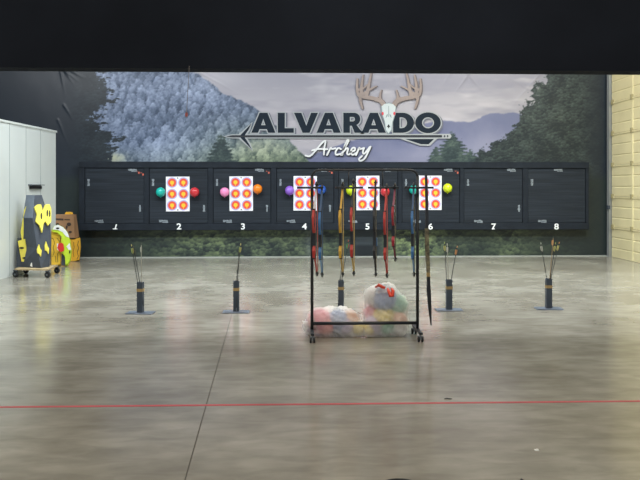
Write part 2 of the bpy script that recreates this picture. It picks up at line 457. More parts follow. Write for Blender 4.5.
# undergrowth strip below the boards
lowm = sm(172, 182, V)
ul = np.interp(U[0], [60, 90, 150, 200, 260, 300, 340, 360, 386, 400, 430, 452, 490, 512, 530, 560, 600],
               [.02, .05, .3, .62, .55, .5, .42, .12, .45, .85, .75, .35, .28, .55, .25, .15, .03])[None, :]
bl, sl, tl = worley(U/4.2, V/3.4, 61)
lf = np.clip(.42 + .5*sl + .5*(tl-.5) + 1.5*(fbm(U/13, V/10, 63)-.45) + .8*(fbm(U/1.7, V/1.6, 67)-.5), 0, 1)
und = col('#232c2f') + (col('#8fa070')-col('#232c2f'))*(np.clip(lf*ul*1.15+.02, 0, 1))[..., None]
und = lerp(und, col('#6d7377'), np.exp(-((U-311)/8)**2)*.6*(fbm(U/4, V/9, 71)))
und = lerp(und, col('#3a4249'), np.exp(-((U-366)/15)**4)*.85)
und = lerp(und, col('#1e2429'), np.exp(-((U-366)/13)**4)*sm(243, 247, V)*.9)
img = lerp(img, und, lowm)
# colours as vertex data
A = np.clip(img, 0, 1)
lin_ = np.where(A <= .04045, A/12.92, ((A+.055)/1.055)**2.4)
Yd = np.full(X.shape, YW)
# creases of the hung vinyl near its top edge
def crease(x0, z0, x1, z1, w, amp):
    global Yd
    dx, dz = x1-x0, z1-z0; L2 = dx*dx+dz*dz
    t = ((X-x0)*dx+(Z-z0)*dz)/L2; tc = np.clip(t, 0, 1)
    d = np.hypot(X-(x0+tc*dx), Z-(z0+tc*dz))
    Yd = Yd - amp*np.exp(-(d/w)**2)*(1-tc)*np.clip(1.2-tc, 0, 1)
def cr(px0, py0, px1, py1, w=.022, amp=.011):
    a, b = P(px0, py0, YW), P(px1, py1, YW); crease(a.x, a.z, b.x, b.z, w, amp)
for a in ((61,68,82,84),(63,68,76,88),(60,68,66,100),(66,68,88,80),(58,120,70,150,.025,.008),(64,105,74,122),(112,68,108,76),(152,80,170,72),(188,66,230,82),
          (188,66,250,100),(188,66,200,100),(460,66,480,85),(460,66,500,110),(455,66,440,90),(470,72,450,100),(545,68,500,120),(530,90,500,72)):
    cr(*a)
Yd = Yd - .012*(fbm(X*1.2, Z*.8, 81)-.5)
co = np.stack([X, Yd, Z], -1).reshape(-1, 3).astype(np.float32)
me = bpy.data.meshes.new('mural_banner')
idx = np.arange(NX*NZ).reshape(NZ, NX)
faces = np.stack([idx[:-1, :-1], idx[:-1, 1:], idx[1:, 1:], idx[1:, :-1]], -1).reshape(-1, 4)
me.vertices.add(len(co)); me.vertices.foreach_set('co', co.ravel())
me.loops.add(faces.size); me.loops.foreach_set('vertex_index', faces.ravel().astype(np.int32))
me.polygons.add(len(faces)); me.polygons.foreach_set('loop_start', np.arange(0, faces.size, 4).astype(np.int32))
me.update(calc_edges=True)
me.polygons.foreach_set('use_smooth', np.ones(len(faces), dtype=bool))
at = me.color_attributes.new('print', 'FLOAT_COLOR', 'POINT')
cl = np.concatenate([lin_.reshape(-1, 3), np.ones((len(co), 1))], 1).astype(np.float32)
at.data.foreach_set('color', cl.ravel())
mm = mat('printed_vinyl', '#888888', .38, spec=.4)
va = mm.node_tree.nodes.new('ShaderNodeVertexColor'); va.layer_name = 'print'
mm.node_tree.links.new(va.outputs['Color'], mm.node_tree.nodes['Principled BSDF'].inputs['Base Color'])
mural = obj('mural_banner', me, mm)
tag(mural, 'wide vinyl mural of forested mountains with lettering and deer skull, behind the target boards', 'banner')

YL = YW - .03
def wp(px, py, y): p = P(px, py, YL); return (p.x, YL - y, p.z)
def wall_shape(name, splines, m, off, y, parent=mural):
    me = flat_mesh([[(a, -b) for a, b in s] for s in splines], off)
    for v in me.vertices: v.co = wp(v.co.x, -v.co.y, y)
    return obj(name, me, m, parent)
M['navy'] = mat('navy_ink', '#1d2834', .6, spec=.15, var=.06, scale=1); M['outline'] = mat('pale_ink', '#a9aeb3', .6, spec=.2); M['ink_shadow'] = mat('grey_ink', '#6b6f7c', .5)
M['white_ink'] = mat('white_ink', '#dfe2e5', .6, spec=.2); M['red_ink'] = mat('red_ink', '#d8404a', .5); M['antler'] = mat('antler_ink', '#938580', .5, var=.12, scale=3); M['antler_dark'] = mat('antler_shade_ink', '#5f5658', .5)
M['bone'] = mat('bone_ink', '#c9d3d6', .6, spec=.2); M['bone_grey'] = mat('bone_shade_ink', '#84969c', .5); M['black_ink'] = mat('black_ink', '#1d232b', .5)
T0, T1 = 112.8, 132.8
def arc(cx, cy, rx, ry, a0, a1, n=14): return [(cx+rx*math.cos(a0+(a1-a0)*k/n), cy+ry*math.sin(a0+(a1-a0)*k/n)) for k in range(n+1)]
def letA(x):   # 24 wide
    return [[(x, T1), (x+8.3, T0), (x+16.2, T0), (x+24.2, T1), (x+17, T1), (x+15.6, T1-3.6), (x+8.2, T1-3.6), (x+6.8, T1)],
            [(x+9.8, T1-7.6), (x+14.2, T1-7.6), (x+12, T1-14)]]
def letL(x): return [[(x, T0), (x+7, T0), (x+7, T1-4.6), (x+16, T1-4.6), (x+16, T1), (x, T1)]]
def letV(x): return [[(x, T0), (x+7.4, T0), (x+12.3, T1-7), (x+17, T0), (x+24, T0), (x+15.6, T1), (x+8.6, T1)]]
def letR(x):
    o = [(x, T0), (x+10.5, T0)] + arc(x+10.8, T0+6.3, 6.2, 6.3, -PI/2, PI/2*.75) + [(x+19.2, T1), (x+11.4, T1), (x+8.4, T1-7), (x+6.6, T1-7), (x+6.6, T1), (x, T1)]
    return [o, [(x+6.6, T0+4.2), (x+9.6, T0+4.2)] + arc(x+9.6, T0+6.4, 2, 2.2, -PI/2, PI/2) + [(x+6.6, T0+8.6)]]
def letD(x):
    cy = (T0+T1)/2
    return [[(x, T0), (x+9, T0)] + arc(x+9.5, cy, 11.5, 10, -PI/2, PI/2) + [(x, T1)],
            [(x+6.6, T0+4.6), (x+8.6, T0+4.6)] + arc(x+8.6, cy, 5.4, 5.4, -PI/2, PI/2) + [(x+6.6, T1-4.6)]]
def letO(x):
    cy = (T0+T1)/2
    return [arc(x+12.6, cy, 12.8, 10.4, 0, 2*PI, 30)[:-1], arc(x+12.6, cy, 6.0, 5.5, 0, 2*PI, 24)[:-1]]
for sh in (letA(251.3), letL(277.8), letV(294), letA(316.6), letR(343.3), letA(361.6), letD(393), letO(415.4)):
    lt = wall_shape('letter', sh, M['navy'], 0, .006)
    wall_shape('letter_outline', sh, M['outline'], 1.05, .003, lt)
    wall_shape('letter_shadow', [[(a+1.5, b+.9) for a, b in s] for s in sh], M['ink_shadow'], 1.0, .001, lt)
# printed arrow under the lettering
ar = wall_shape('printed_arrow', [[(226, 136.4), (232, 135.2), (442, 135.1), (442, 137.5), (232, 137.5)]], M['black_ink'], 0, .010)
wall_shape('arrow_outline', [[(223, 136.4), (232, 134.3), (450, 133.9), (451.5, 136.2), (450, 138.6), (232, 138.5)]], M['outline'], 0, .008, ar)
wall_shape('arrow_blade', [[(240, 135.6), (251.5, 123.5), (249, 129), (244.5, 135.8)], [(240, 137.2), (252, 149.5), (249, 144), (244.5, 137)]], M['navy'], 0, .012, ar)
wall_shape('blade_outline', [[(237.5, 135.2), (252.5, 122), (250.5, 129.5), (246.5, 135.8)], [(237.5, 137.6), (253, 151), (250.5, 143.5), (246.5, 137)]], M['outline'], 0, .009, ar)
wall_shape('arrow_fletching', [[(405, 139), (434, 139), (428.5, 144.2), (421, 144.2)]], M['navy'], 0, .012, ar)
wall_shape('fletching_outline', [[(398.5, 138.2), (437.5, 138.2), (430, 145.8), (420, 145.6)]], M['outline'], 0, .007, ar)
for nx_ in (444.5, 447.5): wall_shape('nock_mark', [arc(nx_, 136.2, .8, 1.1, 0, 2*PI, 10)[:-1]], M['black_ink'], 0, .012, ar)
# script word
script = [[(305.5,155.5),(310,156),(316,150),(322,143),(325.5,140.8),(324.5,147),(323.8,154.5)], [(312,150.5),(318,149),(327.5,149.2)],
          [(327,155),(330,149),(331,147.8),(332,149),(335.5,148.2)], [(341,149.2),(338.5,148),(335.8,151),(336,154.6),(340.5,153.8)],
          [(341,155),(344,149),(348.5,141),(347,140.5),(343.5,149.5),(342.2,154.8)], [(342.6,152.5),(346.5,148.4),(348,149),(347,153.5),(349,154.4),(351.5,152)],
          [(350.5,152),(354.5,150.5),(354.8,148),(352.2,148.2),(350.8,152),(352.6,154.8),(357,152.5)], [(356,155),(358.6,149),(359.4,147.8),(360.4,149),(363.8,148)],
          [(364,148),(362.8,151.8),(364,153.8),(367.5,150),(369.5,147.2)], [(370.5,146.6),(368,152),(364.5,158.5),(360.5,160.8),(359,159),(362,156)]]
for nm, m, dx, y in (('script_lettering', M['white_ink'], 0, .012), ('script_shadow', M['black_ink'], .9, .009)):
    bm = B()
    for st in script:
        p = smoothpts([(a+dx, b+dx*.8) for a, b in st], 5); ribbon(bm, p, [1.75]*len(p), y, 0, wp)
    if nm == 'script_lettering': sc_o = obj(nm, bm, m, mural, keep=False)
    else: obj(nm, bm, m, sc_o, keep=False)
# deer skull
sk = wall_shape('deer_skull', [[(381.6,106.5),(384,104.2),(388.6,103.4),(393,104.2),(395.4,106.8),(394.8,114),(392.2,122),(391.2,130),(388.4,133.4),(385.8,130),(384.9,122),(382.2,114)]], M['bone'], 0, .016)
wall_shape('skull_outline', [[(381.6,106.5),(384,104.2),(388.6,103.4),(393,104.2),(395.4,106.8),(394.8,114),(392.2,122),(391.2,130),(388.4,133.4),(385.8,130),(384.9,122),(382.2,114)]], M['bone_grey'], .7, .014, sk)
for ex_ in (382.6, 394.2): wall_shape('skull_eye', [arc(ex_,113.6,1.1,1.7,0,2*PI,12)[:-1]], M['red_ink'], 0, .018, sk)
wall_shape('skull_nose', [[(386.3,127.5),(388.5,124.2),(390.6,127.5),(389.6,126.8),(388.5,128.6),(387.4,126.8)]], M['black_ink'], 0, .018, sk)
wall_shape('skull_crack', [[(388.3,106),(388.8,106),(389,117),(388.2,117)], [(385.6,118),(386.3,115),(388,114),(387,117)], [(391.5,118),(390.8,115),(389.2,114),(390.2,117)]], M['bone_grey'], 0, .018, sk)
tines = [([(383.5,105),(380.5,101),(372,98.2),(363.5,97),(358.2,94.5),(356.8,87),(357.3,79)], 4.2, 1.4), ([(366,97),(368.5,86),(371.3,72)], 3.4, 1.0),
         ([(361,96),(361.5,85),(363,75)], 3.2, 1.0), ([(362,95),(369,90),(376.5,86)], 2.6, .8), ([(380.5,101),(379.8,96),(381.3,90)], 2.6, .8),
         ([(360,96.5),(360.5,102),(362.5,108.5)], 2.8, 1.2), ([(382,103),(378,99),(377.5,97)], 2, .8), ([(358,90),(363,88.5),(368,84)], 2.2, .8)]
for side in (0, 1):
    for nm, m, ex, y in (('antler', M['antler'], 0, .014), ('antler_shadow', M['antler_dark'], .9, .005)):
        bm = B()
        for pts, w0, w1 in tines:
            q = [((777.4-a) if side else a, b) for a, b in pts]
            q = smoothpts([(a+ex*1.1, b+ex*.5) for a, b in q], 4); n = len(q)
            ribbon(bm, q, [1.2*(w0+(w1-w0)*k/(n-1))+ex*.3 for k in range(n)], y, 0, wp)
        if ex == 0: an = obj(nm, bm, m, mural, keep=False)
        else: obj(nm, bm, m, an, keep=False)

# ------------------------------------------------------------------ target frame and boards
YF = 15.0; YP = 15.02
def fx(px, Y=YF): return P(px, HZ, Y).x
def fz(py, Y=YF): return P(300, py, Y).z
frame = thing('archery_backstop', 'long black timber backstop holding the target boards, white lane numbers along its bottom rail', 'backstop', (0, YF, 0))
loc0 = Vector((0, YF, 0))
def fobj(name, bm, m, parent=frame, smooth=False):
    bmesh.ops.translate(bm, verts=bm.verts[:], vec=-loc0); return obj(name, bm, m, parent, smooth)
zt1, zt0, zl1, zl0 = fz(161.8), fz(168), fz(223.4), fz(230)
bm = B(); box(bm, fx(79), fx(589), YF-.012, YF+.15, zt0, zt1, bev=.008); fobj('top_rail', bm, M['frame'])
bm = B(); box(bm, fx(79), fx(589), YF-.012, YF+.15, zl0, zl1, bev=.008); fobj('bottom_rail', bm, M['frame'])
bm = B(); box(bm, fx(79), fx(589), YP+.112, YP+.132, zl1, zt0); fobj('back_board', bm, M['frame'])
edges = [(79, 84.5), (144, 149), (208, 213), (271, 276.5), (334, 338.5), (398, 402), (460, 464), (523, 528), (586, 589)]
for a, b in edges:
    bm = B(); box(bm, fx(a), fx(b), YF, YF+.13, zl1, zt0, bev=.006)
    fobj('post', bm, M['frame'])
nums = [(115, '1'), (179, '2'), (243, '3'), (304.5, '4'), (367.5, '5'), (430.5, '6'), (493.5, '7'), (556.5, '8')]
for px, ch in nums:
    me = text_mesh(ch, .02)
    for v in me.vertices:
        x, y = v.co.x*.19*1.1, v.co.y*.178
        if ch == '1': x, y = x*1.0+y*.25, y*.85
        p = P(px, 229.3, YF-.018); v.co = Vector((p.x+x, YF-.018, p.z+y)) - loc0
    o = obj('lane_number', me, M['num'], frame)
    if ch in '17':
        bm = B(); p = P(px, 229.3, YF-.018); w = .048 if ch == '1' else .03
        box(bm, p.x-w, p.x+w, YF-.019, YF-.014, p.z, p.z+.018)
        fobj('number_serif', bm, M['num'], o)
names8 = ['leftmost board, bare, beside the cardboard box', 'second board from left, with teal and red balloons', 'third board from left, with pink and orange balloons', 'fourth board, with purple and blue balloons',
          'fifth board, with the lime and red balloons', 'sixth board, with teal and lime balloons', 'bare board above the number 7', 'rightmost bare board above the number 8']
pan = [(84.5, 144), (149, 208), (213, 271), (276.5, 334), (338.5, 398), (402, 460), (464, 523), (528, 586)]
marks_on = []
for i, (a, b) in enumerate(pan):
    x0, x1 = fx(a)+.004, fx(b)-.004; cx = (x0+x1)/2
    bm = B(); box(bm, x0, x1, YP, YP+.11, zl1+.003, zt0-.003, bev=.01)
    bmesh.ops.translate(bm, verts=bm.verts[:], vec=(-cx, -YP, 0))
    fb = obj('foam_board', bm, M['foam']); fb.location = (cx, YP, 0)
    tag(fb, 'black layered foam target board, ' + names8[i], 'target board', 'black foam boards set in the timber frame')
    rr = random.Random(i*5+1)
    def mk(px, py, n, vert, m=M['mark']):
        bm = B(); p = P(px, py, YP-.004)
        for k in range(n):
            w = rr.uniform(.036, .046); h = rr.uniform(.026, .055); q = k*.035
            if vert: box(bm, p.x-h/2-cx, p.x+h/2-cx, -.006, .002, p.z-q-w/2, p.z-q+w/2)
            else: box(bm, p.x+q-w/2-cx, p.x+q+w/2-cx, -.006, .002, p.z-h/2, p.z+h/2)
        if not vert:
            box(bm, p.x+.05-cx, p.x+n*.034-cx, -.006, .002, p.z-.04, p.z-.012)
        obj('printed_mark', bm, m, fb)
    mk(a+4, 180, 4, True); mk(a+11, 221, 5, False)
    if i not in (5, 7): mk(b-4, 206, 4, True)
    if i != 1: mk(b-15-(i == 7)*16, 169.8, 5, False)
    if i in (0, 2, 3, 5):
        bm = B(); p = P(b-(8 if i == 0 else 5), 171.5, YP-.004)
        for k in range(5 if i == 0 else 2):
            box(bm, p.x+k*.045-cx, p.x+k*.045+.03-cx, -.006, .002, p.z-k*.018-.03*(k % 2), p.z-k*.018+.012)
        obj('torn_patch', bm, M['redmark'], fb)

# paper target faces: six spots each
faces5 = [(166, 189.6, 176.7, 211.2, 'second'), (229.4, 253, 176.3, 210.9, 'third'), (293.3, 317, 176, 210.6, 'fourth'), (356.4, 379.4, 175.8, 210.2, 'fifth'), (418.6, 441.6, 175.5, 210.2, 'sixth')]
between = ['teal and red balloons', 'pink and orange balloons', 'purple and blue balloons', 'lime and red balloons', 'teal and lime balloons']
YT = YP - .012
W0 = fx(189.6, YT)-fx(166, YT); H0 = fz(176.5, YT)-fz(211, YT)
def target_mesh():
    bm = B(); w, h = W0/2, H0/2
    box(bm, -w, w, -.003, .003, -h, h, 0)
    for sx in (-1, 1):
        for k in (-1, 0, 1):
            cx, cz = sx*w*.48, k*h*.655
            for q, (r, mi) in enumerate(((.112, 1), (.088, 2), (.042, 3))):
                n = 24
                bm.faces.new([bm.verts.new((cx+r*math.cos(-2*PI*j/n), -.004-q*.0008, cz+r*math.sin(-2*PI*j/n))) for j in range(n)]).material_index = mi
            # arrow hole speck under each centre
            box(bm, cx-.008, cx+.008, -.0068, -.006, cz-.075, cz-.03, 3)
    for z in (h-.03, -h+.03):
        box(bm, -.012, .012, -.006, -.003, z-.012, z+.012, 4)
    return bm
t0 = None
for i, (x0, x1, y0, y1, nm) in enumerate(faces5):
    lab = f'white six-spot paper target on the {nm} board, between {between[i]}'
    if t0 is None:
        t0 = obj('paper_target', target_mesh(), [M['paper'], M['ring_blue'], M['ring_red'], M['ring_gold'], M['black']], keep=False)
        tag(t0, lab, 'target', 'six-spot paper targets'); o = t0
    else: o = dup(t0, lab)
    o.location = (fx((x0+x1)/2, YT), YT, fz((y0+y1)/2, YT)); o.rotation_euler[1] = random.uniform(-.01, .01)

def balloon_mat(name, c): return mat('balloon_'+name, c, .25, spec=.5, coat=.3)
BM_ = {k: balloon_mat(k, v) for k, v in dict(teal='#1fb7ab', red='#c8323c', pink='#ef8fc4', orange='#f0841c', purple='#8f62d0', blue='#2458b8', lime='#c3dc17', lime2='#cfe21c').items()}
def balloon_parts(r):
    bm = B(); sphere(bm, (0, 0, 0), r, 24, 16, (1, 1, 1.0))
    for v in bm.verts:
        if v.co.z < 0: v.co.z *= 1.06
    return bm
def balloon(px, py, cname, label, group, d=9.2):
    r = d/2*YP/F*1.0
    Yc = YP - r - .008
    p = P(px, py, Yc)
    bm = balloon_parts(r); b = obj('balloon', bm, BM_[cname], None, True); b.location = p
    tag(b, label, 'balloon', group)
    bm = B(); tube(bm, [(0, 0, -r*1.04), (0, .004, -r*1.12), (0, .006, -r*1.2)], [.010, .007, .016], 8); obj('knot', bm, BM_[cname], b, True)
    bm = B(); tube(bm, [(0, .0, r*.98), (0, r+.012, r*.99)], .004, 6); obj('pin', bm, M['chrome'], b)
for a in ((160.6,192,'teal','teal balloon left of the leftmost paper target'), (194.6,192,'red','red balloon right of the leftmost paper target'),
          (224.6,192,'pink','pink balloon pinned beside the second paper target from left'), (257.6,188.8,'orange','orange balloon pinned to the third board'),
          (289.6,190.4,'purple','purple balloon pinned to the fourth board'), (321.4,189.6,'blue','royal blue balloon behind the left post of the rack'),
          (350.6,190.2,'lime','lime balloon behind the rack, left of the fifth paper target'), (385.2,191.6,'red','red balloon behind the rack, right of the fifth board paper target'),
          (413.6,189.6,'teal','teal balloon behind the rack near its right post'), (447.6,188,'lime2','lime balloon on the sixth board, clear of the rack on its right')):
    balloon(*a, 'balloons pinned to the target boards')

# ------------------------------------------------------------------ quiver stands and arrows
def make_stand(label):
    t = thing('quiver_stand', label, 'quiver stand', group='ground quiver stands in a row')
    bm = B(); h, w = .375, .034
    o = [(-w,-w),(w,-w),(w,w),(-w,w)]; k = .8
    loft(bm, [[(x,y,.012) for x,y in o], [(x,y,h) for x,y in o], [(x*k,y*k,h) for x,y in o], [(x*k,y*k,.02) for x,y in o]])
    obj('tube', bm, M['steel'], t)
    bm = B(); w2 = w+.0025
    o2 = [(-w2,-w2),(w2,-w2),(w2,w2),(-w2,w2)]; o3 = [(-w,-w),(w,-w),(w,w),(-w,w)]
    loft(bm, [[(x,y,.262) for x,y in o3],[(x,y,.262) for x,y in o2],[(x,y,.297) for x,y in o2],[(x,y,.297) for x,y in o3]], cap=False)
    obj('tape_band', bm, M['band'], t)
    bm = B(); box(bm, -.16, .16, -.085, .085, 0, .013, bev=.003); obj('base_plate', bm, M['plate'], t)
    return t
stands = [(140.5, 313.3, 'behind the red line, leftmost of the row', -.08), (236.3, 312.2, 'second from left, next to the floor joint', .03), (341, 311, 'standing behind the rack and bags', 0), (449, 310.3, 'just right of the rack', .06), (548.6, 309, 'rightmost, nearest the garage door', -.04)]
first = None; SP = []
for px, py, lb, rz in stands:
    lab = 'dark steel arrow quiver stand with tan band, ' + lb
    if first is None: first = o = make_stand(lab)
    else: o = dup(first, lab)
    o.location = G(px, py); o.rotation_euler[2] = rz - TH; SP.append(Vector(o.location))
M['shaft'] = mat('carbon_shaft', '#23282d', .4); M['shaft_pale'] = mat('pale_shaft', '#9a9c92', .4); M['shaft_tan'] = mat('wooden_shaft', '#8d7a5c', .5)
M['shaft_dull'] = mat('dull_shaft', '#6f6a68', .5)
VC = {k: mat('vane_'+k, v, .5) for k, v in dict(white='#b9bdb4', yellow='#c2bd78', green='#5f9a66', orange='#c48d5c', lime='#a3b268', red='#a84a42', dark='#4a5148').items()}
def make_arrow(label, shaft, va_, vb):
    t = thing('arrow', label, 'arrow', group='arrows standing in the quivers')
    bm = B(); tube(bm, [(0,0,.02),(0,0,.74)], .0045, 8); obj('shaft', bm, shaft, t)
    bm = B(); tube(bm, [(0,0,-.01),(0,0,.0),(0,0,.03)], [.001,.005,.0048], 8); obj('point', bm, M['chrome'], t)
    for k in range(3):
        a = 2*PI*k/3 + .6; bm = B()
        d = Vector((math.cos(a), math.sin(a), 0)); n = Vector((-d.y, d.x, 0))*.001
        pr = [(.004,.645),(.014,.665),(.016,.70),(.012,.715),(.004,.715)]
        loft(bm, [[tuple(d*r + Vector((0,0,z)) + n*s for r, z in pr)[j] for j in range(5)] for s in (-1, 1)])
        obj('vane', bm, VC[va_] if k else VC[vb], t)
    bm = B(); tube(bm, [(0,0,.738),(0,0,.75),(0,0,.762)], [.005,.005,.0035], 8); obj('nock', bm, VC[vb], t)
    return t
arrows = [(0,131.4,244.5,-.6,'shaft','lime','yellow','dark arrow leaning left in the leftmost quiver stand'), (0,141.2,243.2,.35,'shaft_pale','white','dark','pale upright arrow in the leftmost quiver stand'), (0,133.6,246,-.1,'shaft','dark','dark','dark-fletched arrow leaning less far left in the leftmost quiver stand'),
          (1,240.8,243.5,.0,'shaft','lime','yellow','lime-fletched arrow leaning right in the second quiver stand from left'), (1,239.3,247,.35,'shaft','dark','dark','dark-fletched arrow in the second quiver stand from left'),
          (2,348.6,240,.2,'shaft','green','red','green and red fletched arrow in the middle quiver stand'), (2,343.2,246,-.2,'shaft','dark','white','nearly upright arrow in the middle quiver stand'),
          (3,444.6,242,-.5,'shaft','yellow','lime','yellow-fletched arrow leaning left in the fourth quiver stand'), (3,447.2,243.5,-.1,'shaft_pale','white','white','white-fletched arrow in the fourth quiver stand'), (3,457.3,246,.45,'shaft','orange','orange','orange-fletched arrow leaning right in the fourth quiver stand'),
          (4,540.8,242.5,-.5,'shaft','white','white','white-fletched arrow leaning left in the rightmost quiver stand'), (4,553.4,236.5,.2,'shaft_tan','orange','dark','tan-shafted tall arrow in the rightmost quiver stand'), (4,555.6,242.5,.4,'shaft','yellow','lime','yellow-fletched arrow leaning slightly right in the rightmost quiver stand'), (4,559.4,242,.55,'shaft','yellow','orange','yellow-fletched arrow leaning farthest right in the rightmost quiver stand')]
for si, px, py, off, sh, va_, vb, lb in arrows:
    s = SP[si]; t = make_arrow(lb, M[sh], va_, vb)
    top = P(px, py, s.y + random.uniform(-.03, .03))
    # rest the shaft on the tube mouth
    mouth = Vector((s.x+off*.05, s.y+random.uniform(-.02, .02), .37))
    d = (top-mouth).normalized()
    base = mouth - d*(.76-(top-mouth).length)
    if base.z < .03: base = mouth - d*((.37-.03)/d.z)
    # keep the point inside the tube
    t.location = base
    t.rotation_mode = 'QUATERNION'; t.rotation_quaternion = Vector((0,0,1)).rotation_difference(d)

# ------------------------------------------------------------------ rolling bow rack
YR = 6.95
def R(px, py, Y=YR): return P(px, py, Y)
rl = Vector((R(312, 250).x, YR, 0)); rack = thing('bow_rack', 'black steel rolling rack with bows hanging from its arms', 'rack', rl)
def robj(name, bm, m, parent=rack, smooth=False):
    bmesh.ops.translate(bm, verts=bm.verts[:], vec=-rl); return obj(name, bm, m, parent, smooth)
xl, xr = R(312, 250).x, R(417.5, 250).x
zt = R(360, 170).z; zb_ = R(360, 323.2).z; zf = .085
for x in (xl, xr):
    bm = B(); tube(bm, [(x, YR, zf), (x, YR, zt-.06)], .0155, 12); robj('post', bm, M['black'], smooth=True)
bm = B()
pts = [(xl, YR, zt-.065)] + [(xl+.08-.08*math.cos(a), YR, zt-.065+.065*math.sin(a)) for a in (PI/8*k for k in range(1, 5))] + \
      [(xr-.08+.08*math.sin(a), YR, zt-.065+.065*math.cos(a)) for a in (PI/8*k for k in range(0, 4))] + [(xr, YR, zt-.065)]
tube(bm, pts, .012, 10); robj('top_bar', bm, M['black'], smooth=True)
bm = B(); tube(bm, [(xl, YR, zb_), (xr, YR, zb_)], .0165, 12); robj('bottom_bar', bm, M['black'], smooth=True)
za = CH
YA = YR - .045
for a, b, hang in ((297, 323, False), (335, 363, True), (368, 398.5, True), (404.5, 433.5, False)):
    x0, x1 = R(a, 188, YA).x, R(b, 188, YA).x
    bm = B(); tube(bm, [(x0, YA, za+.003), (x1, YA, za+.003)], .0105, 10)
    cx = (x0+x1)/2 if hang else (xl if a < 320 else xr)
    tube(bm, [(cx, YA, za), (cx, YR, za)], .009, 8)
    if hang: tube(bm, [(cx, YR, za-.006), (cx, YR, zt)], .006, 8)
    robj('hanging_arm', bm, M['black'], smooth=True)
for x in (xl, xr):
    y0, y1 = YR-.2, YR+.22
    bm = B(); box(bm, x-.018, x+.018, y0, y1, zf-.012, zf+.014, bev=.004); robj('foot', bm, M['black'])
    for y in (y0+.02, y1-.02):
        off = -.012 if x == xl else .012
        bm = B(); tube(bm, [(x, y, zf-.01), (x, y, .06)], .008, 8)
        box(bm, x-.022, x+.022, y-.012, y+.012, .052, .062); box(bm, x-.006, x+.006, y-.012, y+.014, .022, .056)
        cs = robj('caster', bm, M['chrome'])
        for s in (-1, 1):
            bm = B(); tube(bm, [(x+s*.008, y+.01, .031), (x+s*.012, y+.01, .031), (x+s*.024, y+.01, .031), (x+s*.027, y+.01, .031)], [.026,.031,.031,.026], 18)
            w = robj('wheel', bm, M['rubber'], cs, True)
# ------------------------------------------------------------------ bows
def solid(n, c, r=.4): return mat(n, c, r, var=.08, scale=20)
LC = {k: solid('bow_'+k, v) for k, v in dict(red='#b83a36', pinkred='#c9625e', blue='#3a6fa8', pale_blue='#7fa9d0', yellow='#d0a53e', tan='#cdb06a', black='#23262c', white='#cfcdd2', crimson='#a0283a', purple='#7c2c4c', camo='#5c5848', steelblue='#35557d').items()}
LC['camo'] = mat('camouflage', '#4a4638', .6, col2='#8a8468', scale=30)
def strip_loft(bm, path, w, th):
    """path of (x depth, z), constant width w across y, thickness th(list)"""
    rings = []
    for (x, z), t, ww in zip(path, th, w):
        ww = ww*.66; t = t*.85; rings.append([(x-t/2, -ww/2, z), (x+t/2, -ww/2, z), (x+t/2, ww/2, z), (x-t/2, ww/2, z)])
    loft(bm, rings)
def make_bow(label, px, pxb, ybot, ytop, c_up, c_riser, c_low, yaw, tagc=None, stringc='black', grip='black'):
    zb0 = R(px, ybot, YA).z; zt0_ = R(px, ytop, YA).z; L = zt0_-zb0; k = L/.95
    xt, xb = R(px, 200, YA).x, R(pxb, 270, YA).x
    t = thing('bow', label, 'bow', (xt, YA-.05, zt0_), 'bows hanging on the rack')
    t.rotation_euler = (0, -math.atan2(xb-xt, .8), yaw)
    z = lambda q: (q-.95)*k      # q measured up from the bottom tip
    X0 = -.03
    bm = B(); strip_loft(bm, [(X0+.105, z(.905)), (X0+.085, z(.84)), (X0+.045, z(.74)), (X0, z(.655))], [.024,.026,.028,.030], [.006,.007,.008,.010]); obj('upper_limb', bm, LC[c_up], t)
    bm = B(); strip_loft(bm, [(X0+.105, z(.035)), (X0+.085, z(.08)), (X0+.045, z(.16)), (X0, z(.215))], [.022,.022,.024,.028], [.006,.007,.008,.010]); obj('lower_limb', bm, LC[c_low], t)
    for q0, q1 in ((.19, .235), (.635, .68)):
        bm = B(); strip_loft(bm, [(X0+.004, z(q0)), (X0, z(q1))], [.044, .044], [.022, .026]); obj('limb_pocket', bm, LC['black'], t)
    bm = B(); strip_loft(bm, [(X0, z(.67)), (X0-.025, z(.60)), (X0-.03, z(.53)), (X0-.01, z(.47)), (X0+.012, z(.44))], [.034,.036,.024,.030,.034], [.03,.034,.03,.036,.04])
    strip_loft(bm, [(X0+.012, z(.32)), (X0-.01, z(.27)), (X0-.004, z(.20))], [.036,.042,.034], [.04,.036,.03]); 
    strip_loft(bm, [(X0+.006, z(.442)), (X0+.006, z(.318))], [.022,.022], [.024,.024]); obj('riser', bm, LC[c_riser], t)
    bm = B(); strip_loft(bm, [(X0+.012, z(.445)), (X0+.016, z(.40)), (X0+.014, z(.36)), (X0+.008, z(.32))], [.044,.040,.044,.044], [.046,.05,.048,.046]); obj('grip', bm, LC[grip], t)
    for q in (.915, .03):
        bm = B(); c = (X0+.112, 0, z(q)); r = .028
        tube(bm, [(c[0], -.008, c[2]), (c[0], -.005, c[2]), (c[0], .005, c[2]), (c[0], .008, c[2])], [r*.8, r, r, r*.8], 16)
        tube(bm, [(c[0], -.018, c[2]), (c[0], .018, c[2])], .006, 8)
        cm = obj('cam', bm, M['black'], t, False)
    bm = B(); tube(bm, [(X0+.137, 0, z(.915)), (X0+.137, 0, z(.03))], .0042, 6); obj('string', bm, LC[stringc], t)
    bm = B(); tube(bm, [(X0+.098, .006, z(.9)), (X0+.090, .008, z(.47)), (X0+.098, .006, z(.04))], .0036, 6); obj('cable', bm, LC[stringc], t)
    if tagc:
        bm = B(); box(bm, X0+.1, X0+.15, -.012, .012, z(.30), z(.38), bev=.004); obj('tag', bm, LC[tagc], t)
    return t
yw = PI/2
